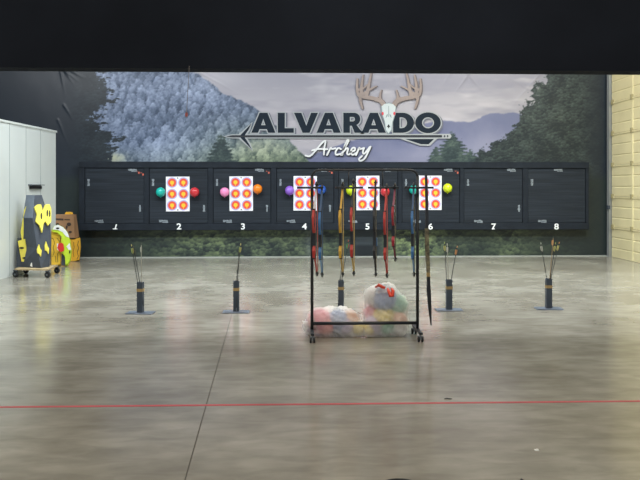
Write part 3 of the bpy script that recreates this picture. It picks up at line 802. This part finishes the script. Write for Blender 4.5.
bows = [(314.3,316.4,277.5,181,'white','red','pinkred',.28,None,'pinkred','red bow with a white upper limb, beside the left post of the rack'),
        (320.3,321.6,278,184,'steelblue','blue','pale_blue',.22,None,'steelblue','blue bow beside the red bow at the left end of the rack'),
        (340.6,341.2,277.5,181,'yellow','yellow','tan',.28,None,'tan','yellow bow hanging third from the left on the rack'),
        (351.6,353.4,277,178,'black','red','tan',.26,None,'tan','bow with a red riser and tan lower limb, hanging next to the yellow bow'),
        (374.0,376,278,179,'black','black','black',.24,'blue','camo','plain black bow hanging in the middle of the rack'),
        (384.6,387,279,183,'red','red','red',.3,None,'pinkred','all red bow hanging right of the black bow'),
        (392.8,395,262,183,'purple','crimson','purple',.32,None,'camo','shorter dark crimson bow, hanging higher than the others'),
        (411.8,414.6,278,182,'steelblue','blue','pale_blue',.3,None,'camo','blue bow beside the right post of the rack')]
for px, pxb, yb, yt, cu_, cr_, cl_, a, tg, st, lb in bows:
    make_bow(lb, px, pxb, yb, yt, cu_, cr_, cl_, yw - a, tg, st)
# long recurve hanging at the right end
pts = [(426.2,174),(426.3,190),(426.4,210),(426.3,226),(426.0,228),(426.2,245),(427.2,262),(427.6,272),(427.7,276),(428.2,290),(429.6,308),(431.3,325.5)]
wd = [2.4,2.8,3.0,3.0,3.6,3.8,3.4,3.2,3.4,4.2,3.4,1.0]
org = R(426.2, 186, YA-.03)
lbow = thing('recurve_bow', 'long dark recurve bow with camouflage riser, hanging outside the right post of the rack', 'bow', org)
def lb_part(name, i0, i1, m, parent, th=.014):
    bm = B(); rings = []
    for k in range(i0, i1+1):
        (px, py), w = pts[k], wd[k]*.0098/2
        dep_ = .05*((py-250)/75)**2
        p = R(px, py, YA-.03) - org; y = -.02-.02 + dep_
        rings.append([(p.x-w, y-th/2, p.z), (p.x+w, y-th/2, p.z), (p.x+w, y+th/2, p.z), (p.x-w, y+th/2, p.z)])
    loft(bm, rings); return obj(name, bm, m, parent)
lb_part('upper_limb', 0, 4, LC['black'], lbow, .010)
lb_part('riser', 4, 7, LC['camo'], lbow, .035)
lb_part('band', 7, 8, M['band'], lbow, .03)
lb_part('lower_limb', 8, 11, LC['black'], lbow, .010)
bm = B(); a = R(426.2, 175, YA-.03)-org; b = R(431, 324, YA-.03)-org
tube(bm, [(a.x, .015, a.z), (b.x, .015, b.z)], .0025, 6); obj('string', bm, LC['camo'], lbow)

# ------------------------------------------------------------------ bags of balloons
def bag_mat():
    m = bpy.data.materials.new('clear_plastic_film'); m.use_nodes = True; nt = m.node_tree
    for n in list(nt.nodes): nt.nodes.remove(n)
    out = nt.nodes.new('ShaderNodeOutputMaterial'); mix = nt.nodes.new('ShaderNodeMixShader'); tr = nt.nodes.new('ShaderNodeBsdfTransparent')
    pr = nt.nodes.new('ShaderNodeBsdfPrincipled'); pr.inputs['Base Color'].default_value = hexc('#f4f2ef'); pr.inputs['Roughness'].default_value = .3
    tl = nt.nodes.new('ShaderNodeBsdfTranslucent'); tl.inputs['Color'].default_value = hexc('#f4f2ef'); pm = nt.nodes.new('ShaderNodeMixShader'); pm.inputs['Fac'].default_value = .35
    tc = nt.nodes.new('ShaderNodeTexCoord'); no = nt.nodes.new('ShaderNodeTexNoise'); no.inputs['Scale'].default_value = 9; no.inputs['Detail'].default_value = 4; no.inputs['Distortion'].default_value = 1.5
    mr = nt.nodes.new('ShaderNodeMapRange'); mr.inputs['From Min'].default_value = .3; mr.inputs['From Max'].default_value = .75; mr.inputs['To Min'].default_value = .42; mr.inputs['To Max'].default_value = .66
    bp = nt.nodes.new('ShaderNodeBump'); bp.inputs['Strength'].default_value = .35; bp.inputs['Distance'].default_value = .03
    nt.links.new(tc.outputs['Object'], no.inputs['Vector']); nt.links.new(no.outputs['Fac'], mr.inputs['Value']); nt.links.new(mr.outputs['Result'], mix.inputs['Fac'])
    nt.links.new(no.outputs['Fac'], bp.inputs['Height']); nt.links.new(bp.outputs['Normal'], pr.inputs['Normal'])
    nt.links.new(tr.outputs[0], mix.inputs[1]); nt.links.new(pr.outputs[0], pm.inputs[1]); nt.links.new(tl.outputs[0], pm.inputs[2]); nt.links.new(pm.outputs[0], mix.inputs[2]); nt.links.new(mix.outputs[0], out.inputs['Surface'])
    return m
M['film'] = bag_mat()
IB = {k: mat('bagged_balloon_'+k, v, .35, coat=.2) for k, v in dict(pink='#f0809a', cream='#f6f0e8', blue='#86a0d0', lilac='#c0acd6', orange='#e6a87c', yellow='#ecd662', green='#86cbb0', peach='#f0bc9c', white='#f4f2f2', red='#ee7a70', skyblue='#98b2e0').items()}
YG = 7.1
def bag(label, spheres, ctr, where, strings, knot):
    cs = []
    for (px, py, dpx, dy, c) in spheres:
        r = dpx/2*YG/F; p = P(px, py, YG+dy)
        if p.z < r+.012: p.z = r+.012
        p.y = max(p.y, YR+.052+r)
        cs.append((p, r, c))
    # relax the balloons so they sit against each other
    for it in range(0):
        for i in range(len(cs)):
            for j in range(i+1, len(cs)):
                d = cs[j][0]-cs[i][0]; L = d.length; mn = (cs[i][1]+cs[j][1])*.97
                if L < mn:
                    mv = d/L*(mn-L)*.5
                    mv.x *= .12; mv.z *= .12
                    cs[i][0].xyz -= mv; cs[j][0].xyz += mv
        for p, r, c in cs:
            p.z = max(p.z, r+.012); p.y = max(p.y, YR+.04+r)
    o = P(ctr[0], ctr[1], YG+.05)
    base = Vector((o.x, o.y, 0))
    t = thing('plastic_bag', label, 'bag', base)
    nu, nv = 64, 40
    rad = np.zeros((nv+1, nu)); dirs = {}
    for a in range(nv+1):
        ph = PI*a/nv
        for k in range(nu):
            th = 2*PI*k/nu; d = Vector((math.sin(ph)*math.cos(th), math.sin(ph)*math.sin(th), math.cos(ph))); dirs[a, k] = d
            best = .06
            for p, r, c in cs:
                rr = r+.012; q = p-o; b = q.dot(d); disc = b*b - (q.length_squared - rr*rr)
                if disc > 0: best = max(best, b+math.sqrt(disc))
            rad[a, k] = best
    hull = rad.copy()
    for it in range(12):
        s = (np.roll(hull, 1, 1)+np.roll(hull, -1, 1)+np.vstack([hull[:1], hull[:-1]])+np.vstack([hull[1:], hull[-1:]]))/4
        hull = np.maximum(s, rad)
    bm = B(); rows = []
    rr_ = random.Random(5)
    for a in range(nv+1):
        if a in (0, nv):
            m_ = hull[a].mean(); p = o+dirs[a, 0]*m_; p.z = max(p.z, .004); rows.append([bm.verts.new(p-base)]*nu); continue
        row = []
        for k in range(nu):
            w = .006*math.sin(k*1.9+a*.7)+.005*math.sin(a*1.3-k*.8)
            p = o+dirs[a, k]*(hull[a, k]+w+.004); p.z = max(p.z, .004); p.y = max(p.y, YR+.024+.004*math.sin(k*1.3+a))
            if p.z < .09:      # loose film spreads out on the floor
                q_ = 1-p.z/.09
                p.x += (p.x-o.x)*.02*q_
                if p.y < o.y: p.y += (YR-.0-p.y)*.55*q_
                p.y = max(p.y, YR+.024)
            row.append(bm.verts.new(p-base))
        rows.append(row)
    for a in range(nv):
        for k in range(nu):
            q = [rows[a][k], rows[a+1][k], rows[a+1][(k+1) % nu], rows[a][(k+1) % nu]]
            u_ = []
            for v in q:
                if v not in u_: u_.append(v)
            if len(u_) >= 3:
                try: bm.faces.new(u_)
                except ValueError: pass
    obj('film', bm, M['film'], t, True)
    # gathered neck
    bm = B(); kp, kd = knot
    a = P(*kp, YG-.03)-base; b = P(*kd, YG-.03)-base
    n = 14; rings = []
    for f_, rr0 in ((0, .09), (.35, .055), (.6, .03), (.8, .035), (1, .05)):
        c = a.lerp(b, f_); ax = (b-a).normalized(); e1 = ax.orthogonal().normalized(); e2 = ax.cross(e1)
        rings.append([tuple(c + (e1*math.cos(2*PI*j/n)+e2*math.sin(2*PI*j/n))*rr0*(1+.25*(j % 2))) for j in range(n)])
    loft(bm, rings, cap=False); obj('gathered_neck', bm, M['film'], t, True)
    for st in strings:
        bm = B(); pts = [P(x, y, YG-.03+dy)-base for x, y, dy in st]
        tube(bm, pts, [.012]+[.017]*(len(pts)-2)+[.012], 8); obj('drawstring', bm, M['drawstring'], t, True)
    cnt = {}
    for p, r, c in cs:
        bm = balloon_parts(r); b = obj('balloon', bm, IB[c], None, True); b.location = p
        b['kname'] = c; cnt.setdefault(c, []).append(b)
        bm = B(); tube(bm, [(0,0,-r*1.04),(0,.004,-r*1.10),(0,.006,-r*1.16)], [.010,.006,.012], 8)
        obj('knot', bm, IB[c], b, True)
        b.rotation_euler = (random.uniform(-.6, .6)+PI*.6, random.uniform(-.6, .6), 0)
        del b['kname']
        tag(b, c_label(c)+' balloon '+where.get((c, len(cnt[c])), where['*']), 'balloon', where['group'])
    return t
def c_label(c): return {'skyblue': 'pale blue', 'cream': 'cream', 'lilac': 'lilac'}.get(c, c)
M['drawstring'] = mat('orange_red_drawstring', '#e0482e', .4)
bag('clear plastic bag of balloons lying on its side under the rack',
    [(320,323,25,.0,'pink'), (330,317,19,.12,'cream'), (339,324,24,-.02,'blue'), (342,316,17,.1,'white'), (349,320,19,.04,'orange'), (346,331,18,-.08,'lilac'),
     (311,326,14,.06,'lilac'), (327,331,18,-.1,'red'), (358,333,13,-.04,'yellow'), (336,330,18,.16,'white')],
    (335, 322), {'*': 'inside the bag lying on its side', 'group': 'balloons inside the lying bag',
                 ('white',1): 'low at the back inside the lying bag', ('white',2): 'high at the back inside the lying bag', ('lilac',1): 'at the lower right inside the lying bag', ('lilac',2): 'at the left end inside the lying bag'},
    [], ((316, 322), (304, 326)))
bag('upright clear plastic bag of balloons with a red drawstring, on the floor',
    [(375,297,20,.06,'white'), (385,300,26,-.04,'skyblue'), (397,305,20,.05,'green'), (385,319,25,-.06,'yellow'), (397,320,20,.02,'peach'), (374,313,19,.09,'pink'),
     (374,329,19,.0,'lilac'), (388,331,17,-.1,'green'), (398,331,17,.0,'white'), (387,293,18,.1,'cream'), (370,333,12,-.1,'yellow')],
    (386, 312), {'*': 'inside the upright bag with the red drawstring', 'group': 'balloons inside the upright bag',
                 ('green',1): 'high on the right inside the upright bag', ('green',2): 'at the bottom inside the upright bag', ('white',1): 'near the top left inside the upright bag', ('white',2): 'at the bottom right inside the upright bag',
                 ('yellow',1): 'in the middle of the upright bag', ('yellow',2): 'at the bottom left corner of the upright bag'},
    [[(376,287,-.02),(379,285,-.08),(382,287,-.1),(385,288,-.1)], [(387.5,288.5,-.12),(389,292,-.15),(390.5,296,-.17),(392.5,296,-.17),(393,291,-.15),(391.5,288.5,-.12)]], ((383, 291), (382, 284.5)))

# ------------------------------------------------------------------ dolly and foam targets at the left
A0, A1, A2, A3 = G(15.5, 277.6), G(47.5, 278), G(57, 273.5), G(26, 273.6)
zdk = .125
dc = (A0+A1+A2+A3)/4
dolly = thing('dolly', 'low plywood dolly on four black casters beside the white partition', 'dolly', dc)
exp = [dc+(p-dc)*1.04 for p in (A0, A1, A2, A3)]
bm = B(); loft(bm, [[(p.x-dc.x, p.y-dc.y, z) for p in exp] for z in (zdk, zdk+.025)]); obj('deck', bm, M['wood'], dolly)
for p in (A0, A1, A2, A3):
    q = p-dc; bm = B(); box(bm, q.x-.03, q.x+.03, q.y-.03, q.y+.03, zdk-.012, zdk); box(bm, q.x-.026, q.x-.02, q.y-.02, q.y+.02, .05, zdk-.01); box(bm, q.x+.02, q.x+.026, q.y-.02, q.y+.02, .05, zdk-.01)
    cs = obj('caster', bm, M['steel'], dolly)
    ang = 1.2; d = Vector((math.cos(ang), math.sin(ang), 0))*.016
    bm = B(); c = Vector((q.x, q.y, .054)); tube(bm, [c-d, c-d*.7, c+d*.7, c+d], [.042,.053,.053,.042], 18); obj('wheel', bm, M['rubber'], cs)
    bm = B(); tube(bm, [c-d*1.15, c+d*1.15], .016, 12); obj('wheel_hub', bm, M['chrome'], cs)
YC = dc.y
def Q(px, py, dy=0.): return P(px, py, YC+dy) - dc
ft = thing('foam_target', 'tall faceted charcoal foam archery target with yellow inserts, standing on the dolly', 'foam target', dc)
zbot = zdk+.026
def ring(lst, z=None):
    out = []
    for px, py, dy in lst:
        p = Q(px, py, dy); out.append((p.x, p.y, max(p.z, zbot) if z is None else z))
    return out
rings = [ring([(19,268,.0),(41,269,-.2),(49.5,266,.02),(38,262,.26)], zbot), ring([(23.5,246,.0),(37,248,-.22),(51.3,244,.02),(38,244,.28)]),
         ring([(22.8,218,.02),(32.6,218,-.2),(50.2,221,.04),(38,218,.28)]), ring([(26.7,195,.05),(34.5,195.3,-.08),(41.8,195,.05),(35,195,.18)])]
bm = B(); loft(bm, rings)
bm.faces.ensure_lookup_table()
for f_ in bm.faces:
    c = f_.calc_center_median(); 
    px_ = c.x
body = obj('body', bm, M['foam_dark'], ft)
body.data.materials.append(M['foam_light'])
# lighter bevelled facet at the upper left
def lift(pts3, d=Vector((0, -.004, 0))): return [tuple(Vector(p)+d) for p in pts3]
L_ = [Vector(x) for x in rings[3]]; K_ = [Vector(x) for x in rings[2]]; J_ = [Vector(x) for x in rings[1]]; I_ = [Vector(x) for x in rings[0]]
def quadpart(name, quad, m, d=.006, parent=ft):
    n = (quad[1]-quad[0]).cross(quad[-1]-quad[0]).normalized()
    if n.y > 0: n = -n
    bm = B(); loft(bm, [[tuple(p+n*.0005) for p in quad], [tuple(p+n*d) for p in quad]]); return obj(name, bm, m, parent)
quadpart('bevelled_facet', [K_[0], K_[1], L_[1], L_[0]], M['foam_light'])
# helper: point on right-hand facet (between fold and right edge) at image position
def onface(px, py, a, b, c):
    n = (b-a).cross(c-a); d = ray(px, py); o = CAM-dc
    t = (a-o).dot(n)/d.dot(n); return o+d*t
def face_shape(name, poly, tri, m, th, parent=ft, lift_=.002):
    a, b, c = tri; n = (b-a).cross(c-a).normalized()
    if n.y > 0: n = -n
    q = [onface(x, y, *tri) for x, y in poly]
    bm = B(); loft(bm, [[tuple(p+n*lift_) for p in q], [tuple(p+n*(lift_+th)) for p in q]]); return obj(name, bm, m, parent)
rt_up = (K_[1], K_[2], L_[2]); rt_mid = (J_[1], J_[2], K_[2]); rt_low = (I_[1], I_[2], J_[2])
star = face_shape('yellow_insert', [(33.5,207.5),(36.5,205),(40,204.8),(42,212),(44.5,205),(48.5,204.6),(50.3,209),(50.2,222),(47,226),(44.6,221.5),(42.6,224),(41.2,233),(38.6,225.5),(35,222),(36.4,215)], rt_up, M['yellow_foam'], .03)
for cx, cy in ((40.3, 216.5), (46.2, 213.6), (48.6, 214)):
    face_shape('dark_slot', [(cx+.8*math.cos(k*PI/5), cy+3.4*math.sin(k*PI/5)) for k in range(10)], rt_up, M['rubber'], .034, star)
for sh in ([(36.6,249.5),(38.4,244.5),(39.4,248.5),(41,250.5),(40.2,256.5),(38.6,254),(37,253.2)], [(44.2,246.5),(45.4,241.5),(47,246.5),(48.4,248.5),(47.8,254),(46.2,251),(44.6,250.5)]):
    face_shape('yellow_bolt', sh, rt_mid, M['yellow_foam'], .02)
lf_low = (J_[0], J_[1], K_[0])
bm = B(); 
pl = [Q(x, y, -.06) for x, y in ((17.8,241),(24.5,239),(28.5,262),(21.5,261.5))]
loft(bm, [[tuple(p) for p in pl], [tuple(p+Vector((.03,.16,0))) for p in pl]]); yb = obj('yellow_insert', bm, M['yellow_foam'], ft)
for cx, cy in ((21.5, 248), (24.8, 258)):
    bm = B(); q = [Q(cx+2.4*math.cos(k*PI/5), cy+1.0*math.sin(k*PI/5), -.066) for k in range(10)]
    loft(bm, [[tuple(p) for p in q], [tuple(p+Vector((0,.01,0))) for p in q]]); obj('dark_slot', bm, M['rubber'], yb)
bm = B(); pl = [Q(x, y, .0) for x, y in ((24.2,210),(26,206),(24.4,226),(22.5,244),(20.5,232))]
loft(bm, [[tuple(p) for p in pl], [tuple(p+Vector((.03,.14,0))) for p in pl]]); obj('yellow_insert', bm, M['yellow_foam'], ft)
bm = B(); pl = [Q(x, y, -.03) for x, y in ((17.2,238),(19,238.5),(22,262),(30,268.2),(16.2,268.2))]
for p in pl: p.z = max(p.z, zbot)
loft(bm, [[tuple(p) for p in pl], [tuple(p+Vector((.05,.16,0))) for p in pl]]); obj('side_block', bm, M['foam_dark'], ft)
bm = B(); q = [Q(x, y, -.14) for x, y in ((30,266),(32.2,267),(31.8,262.5),(30.8,263.5))]
loft(bm, [[tuple(p) for p in q], [tuple(p+Vector((0,.08,0))) for p in q]]); obj('white_tag', bm, M['offwhite'], ft)

# sacks and box behind the dolly
def cushion(bm, pts, y0, dy, puff=.05, n=6):
    """soft sack: outline in the picture plane at depth y0, thickness dy"""
    outl = []
    rings = []
    cx = sum(p[0] for p in pts)/len(pts); cy = sum(p[1] for p in pts)/len(pts)
    for k in range(n+1):
        f_ = k/n; s = .90+.10*math.sin(PI*f_)
        rings.append([tuple(P(cx+(x-cx)*s, cy+(y-cy)*s, y0+dy*f_)) for x, y in pts])
    for r in rings:
        for i, p in enumerate(r): r[i] = (p[0], p[1], max(p[2], .006))
    loft(bm, rings)
Yk = G(56, 266).y
def sack(name, label, cat, pts, y0, dy, m):
    bm = B(); cushion(bm, pts, y0, dy)
    o = bm.verts[:] ; c = sum((v.co for v in o), Vector())/len(o); c.z = 0
    bmesh.ops.translate(bm, verts=bm.verts[:], vec=-c)
    ob = obj(name, bm, m); ob.location = c; tag(ob, label, cat); return ob, c
def decal(name, poly, y, m, parent, c, th=.006):
    bm = B(); q = [P(x, yy, y)-c for x, yy in poly]
    loft(bm, [[tuple(p) for p in q], [tuple(p+Vector((0,th,0))) for p in q]]); return obj(name, bm, m, parent)
sk1, c1 = sack('target_bag', 'yellow bag target with a black outline drawing, just behind the dolly', 'bag target',
    [(51.3,229.2),(55,231),(60.3,233),(61.2,250),(60.8,265.5),(56,266.5),(51.3,266.5),(51,248)], Yk-.04, .13, M['yellow_bag'])
def line_decal(pts, w, y, parent, c, m=M['card_print']):
    bm = B(); f_ = lambda a, b, yy: tuple(P(a, b, y)-c); ribbon(bm, pts, [w]*len(pts), 0, 0, f_); return obj('outline_print', bm, m, parent, keep=False)
line_decal([(51.5,238),(53.5,239),(54.5,243),(53.2,248),(54.2,252),(52.2,257),(55.5,256),(55.8,262),(57.8,262),(57.4,254),(59.2,252),(59.4,241),(57,238)], .45, Yk-.046, sk1, c1)
Yg = G(66, 264).y; YGF = Yk-.1
sk2, c2 = sack('target_bag', 'lime green and white curved bag target with a red spot, leaning below the cardboard box', 'bag target',
    [(51.5,230.5),(54,226),(58,224.6),(63,227),(67.5,232),(70.5,241),(71.8,251),(71,260),(68,266.5),(65.6,266.5),(65,257),(61.5,253),(61.2,236),(57,231.5)], YGF, .16, M['lime'])
decal('white_panel', [(52.5,229.5),(54.5,226),(58,224.8),(63,227.3),(67,232),(69.3,237.5),(66,236.5),(62.5,232),(58,230)], YGF-.007, M['offwhite'], sk2, c2)
decal('white_patch', [(66.5,246.5),(69.5,243),(71,250),(68.5,249.8)], YGF-.007, M['offwhite'], sk2, c2)
decal('dark_eye', arc(57.6,228.3,1.7,.9,0,2*PI,10)[:-1], YGF-.014, M['rubber'], sk2, c2)
decal('dark_spot', arc(69.7,252,.7,1.6,0,2*PI,10)[:-1], YGF-.014, M['rubber'], sk2, c2)
decal('red_spot', [(58.5,243.5),(61,242.8),(63.3,243.8),(64,248),(63.8,251),(61.5,252),(58.8,251),(57.2,247.5)], YGF-.025, M['redspot'], sk2, c2)
decal('white_shield', [(56.8,243.5),(58.8,243.8),(58,247),(59,251),(57.2,249.5)], YGF-.02, M['offwhite'], sk2, c2)
decal('dark_base', [(61.4,253.5),(64.5,256.5),(65.6,262),(65.6,265.6),(61.4,265.6)], YGF+.05, M['foam_dark'], sk2, c2, .1)
Yo = G(76, 261.5).y
sk3, c3 = sack('target_bag', 'golden yellow bag target standing under the cardboard box by the mural', 'bag target',
    [(60,238),(72,239),(80.2,237.6),(81,247),(79.6,260.5),(75,262.3),(70,262.5),(60,262.5)], Yo, .3, M['gold_bag'])
line_decal([(78.5,241),(77.6,245),(78.8,248),(77.2,252),(78.3,256),(77,259)], .5, Yo-.008, sk3, c3)
line_decal([(73.5,242),(74.2,247),(73.2,252),(74,257)], .35, Yo-.008, sk3, c3)
# cardboard box
zb1 = P(70, 239, Yo).z + .02
bx0 = P(64, 239, Yo+.13); 
cb = thing('cardboard_box', 'brown cardboard box with dark print sitting on the golden bag target', 'box', (bx0.x, bx0.y, zb1))
cloc = Vector((bx0.x, bx0.y, zb1))
def cbp(px, py, dy): return P(px, py, Yo+dy)-cloc
lo = [cbp(55,239,0), cbp(75,239,0), cbp(79.3,239,.28), cbp(57,239,.28)]; hi = [cbp(55.3,215.5,.03), cbp(73.6,215.5,.03), cbp(76.4,215.2,.27), cbp(58,215.2,.27)]
for p in lo: p.z = 0
bm = B(); loft(bm, [[tuple(p) for p in lo], [tuple(p) for p in hi]]); obj('carton', bm, M['card'], cb)
bm = B(); loft(bm, [[tuple(p+Vector((0,0,.001))) for p in hi], [tuple(p+Vector((0,0,.02))) for p in (hi[0].lerp(hi[3],.1), hi[1].lerp(hi[2],.1), hi[2], hi[3])]]); obj('top_flap', bm, M['card'], cb)
bm = B(); q = [cbp(65,215,.1), cbp(73,214.8,.1), cbp(72,213.6,.2), cbp(66,213.6,.2)]; loft(bm, [[tuple(p+Vector((0,0,.012))) for p in q], [tuple(p+Vector((0,0,.035))) for p in q]]); obj('tape_strip', bm, M['gold_bag'], cb)
for shp in ([(56,218.3),(63.5,218.6),(63.5,220.4),(56,220)], [(64.5,219),(70,219.2),(70,220.2),(64.5,220)], arc(57.5,224.5,1.8,1.6,0,2*PI,10)[:-1], arc(69,224.3,2.3,1.9,0,2*PI,10)[:-1], [(66.2,225.2),(68,226.5),(67,229.5),(65.6,228)], arc(70.2,232,1.8,1.2,0,2*PI,10)[:-1], [(60,226),(62,225.6),(62,227.4),(60,227.4)]):
    f1 = [(lo[0], lo[1], hi[0])][0]
    n = (f1[1]-f1[0]).cross(f1[2]-f1[0])
    q = []
    for x, y in shp:
        d = ray(x, y); o_ = CAM-cloc; q.append(o_+d*((f1[0]-o_).dot(n)/d.dot(n)))
    bm = B(); loft(bm, [[tuple(p+Vector((0,-.002,0))) for p in q], [tuple(p+Vector((0,-.006,0))) for p in q]]); obj('dark_print', bm, M['card_print'], cb)

# black bracket on the partition
sA, sB = hit_part(28), hit_part(41); sA, sB = max(sA, sB), min(sA, sB)
zc = P(34, 187.3, part_pt((sA+sB)/2, 0, 0)[1]).z
wb = thing('wall_bracket', 'small black slotted bracket on the white partition above the charcoal foam target', 'bracket', part_pt((sA+sB)/2, 0, zc)); wl0 = Vector(part_pt((sA+sB)/2, 0, zc))
bm = B(); loft(bm, [[tuple(Vector(part_pt(s, o, z))-wl0) for s, o in ((sA-.06, .0), (sB+.05, .0), (sB+.05, .04), (sA-.06, .04))] for z in (zc-.028, zc+.022)]); obj('lower_bar', bm, M['rubber'], wb)
bm = B(); loft(bm, [[tuple(Vector(part_pt(s, o, z))-wl0) for s, o in ((sA, .0), (sB, .0), (sB, .07), (sA, .07))] for z in (zc+.035, zc+.05)]); obj('upper_ledge', bm, M['steel'], wb)

# arrow stuck in the bulkhead
pa, pb = P(189.3, 66, YB-.02), P(186.2, 118, YB-.02)
t = thing('arrow', 'thin arrow with dull red fletching hanging from the black bulkhead, upper left', 'arrow', pa)
q = pb-pa
bm = B(); tube(bm, [(0, .08, .0), (.0, -.004, .0), tuple(q*.3), tuple(q)], .0032, 6); obj('shaft', bm, M['shaft_dull'], t)
ax = q.normalized(); e1 = ax.orthogonal().normalized(); e2 = ax.cross(e1)
for k in range(3):
    d = e1*math.cos(2*PI*k/3)+e2*math.sin(2*PI*k/3); n = ax.cross(d)*.001; bm = B()
    loft(bm, [[tuple(q*f_ + d*r + n*s_i) for r, f_ in ((.003,.88),(.014,.91),(.016,.96),(.003,.98))] for s_i in (-1, 1)]); obj('vane', bm, VC['red'], t)
# scraps on the floor
p = G(536.5, 450.3); bm = B(); box(bm, -.011, .011, -.009, .009, 0, .004); sphere(bm, (.004, 0, .005), .006, 8, 6, (1.4, 1, .6))
o = obj('paper_scrap', bm, M['offwhite']); o.location = p; tag(o, 'tiny white paper scrap on the bare floor at lower right', 'scrap')
p = G(448, 399.2); bm = B(); tube(bm, [(-.028, 0, .003), (-.008, .004, .005), (.014, -.003, .004), (.03, .003, .003)], [.002, .004, .004, .0015], 6)
o = obj('rubber_scrap', bm, M['rubber']); o.location = p; tag(o, 'small dark scrap lying at the far edge of the red tape', 'scrap')
p = G(399, 484.5); bm = B()
tube(bm, [(-.085, -.05, .006)]+[(.075*math.cos(a), .042*math.sin(a), .008) for a in (PI-PI*k/12 for k in range(13))]+[(.09, -.05, .006)], .006, 8)
o = obj('cord_loop', bm, M['rubber'], None, True); o.location = p; tag(o, 'loop of thin black cord on the floor, cut by the bottom edge of the photo', 'cord')
p = G(522, 481.5); bm = B(); tube(bm, [(-.012, -.01, .004), (0, .012, .006), (.014, -.012, .004)], [.004, .006, .003], 6)  # tiny dark bent piece on the floor
o = obj('dark_bit', bm, M['rubber']); o.location = p; tag(o, 'tiny black bit at the bottom edge of the photo, right of the cord loop', 'scrap')

# ------------------------------------------------------------------ light
def area(name, loc, rot, sx, sy, e, c=(1, 1, 1)):
    l = bpy.data.lights.new(name, 'AREA'); l.shape = 'RECTANGLE'; l.size = sx; l.size_y = sy; l.energy = e; l.color = c
    o = bpy.data.objects.new(name, l); C.objects.link(o); o.location = loc; o.rotation_euler = rot; return o
for x in (-6.5, -2.2, 2.2, 6):
    area('range_light', (x, 8.7, 5.7), (math.radians(42), 0, 0), 3.2, .6, 212, (.95, .98, 1))
for x in (-6, -2, 2, 5.0):
    area('range_light', (x, 11.2, 5.7), (0, 0, 0), 2.6, .6, 120, (.93, 1, .98)).data.spread = math.radians(112)
for y in (1.0, 5.2):
    for x in (-4, 0, 4):
        area('lane_light', (x, y, 5.8), (0, 0, 0), 2.4, .6, 92, (1, .9, .74))
area('door_light', (2.6, 12.4, 5.9), (0, math.radians(-50), 0), .6, 1.6, 120, (1, .9, .68))
w = bpy.data.worlds.new('World'); bpy.context.scene.world = w; w.use_nodes = True
w.node_tree.nodes['Background'].inputs['Color'].default_value = (.75, .85, 1, 1); w.node_tree.nodes['Background'].inputs['Strength'].default_value = .42

# ------------------------------------------------------------------ camera
cd = bpy.data.cameras.new('camera'); cd.sensor_width = 36; cd.sensor_fit = 'HORIZONTAL'; cd.lens = F*36/640
cd.shift_y = -(240-HZ)/640; cd.clip_start = .05
co_ = bpy.data.objects.new('camera', cd); C.objects.link(co_); co_.location = CAM; co_.rotation_euler = (PI/2, 0, -TH)
sc = bpy.context.scene; sc.camera = co_
sc.view_settings.view_transform = 'Standard'; sc.view_settings.look = 'None'; sc.view_settings.exposure = 0
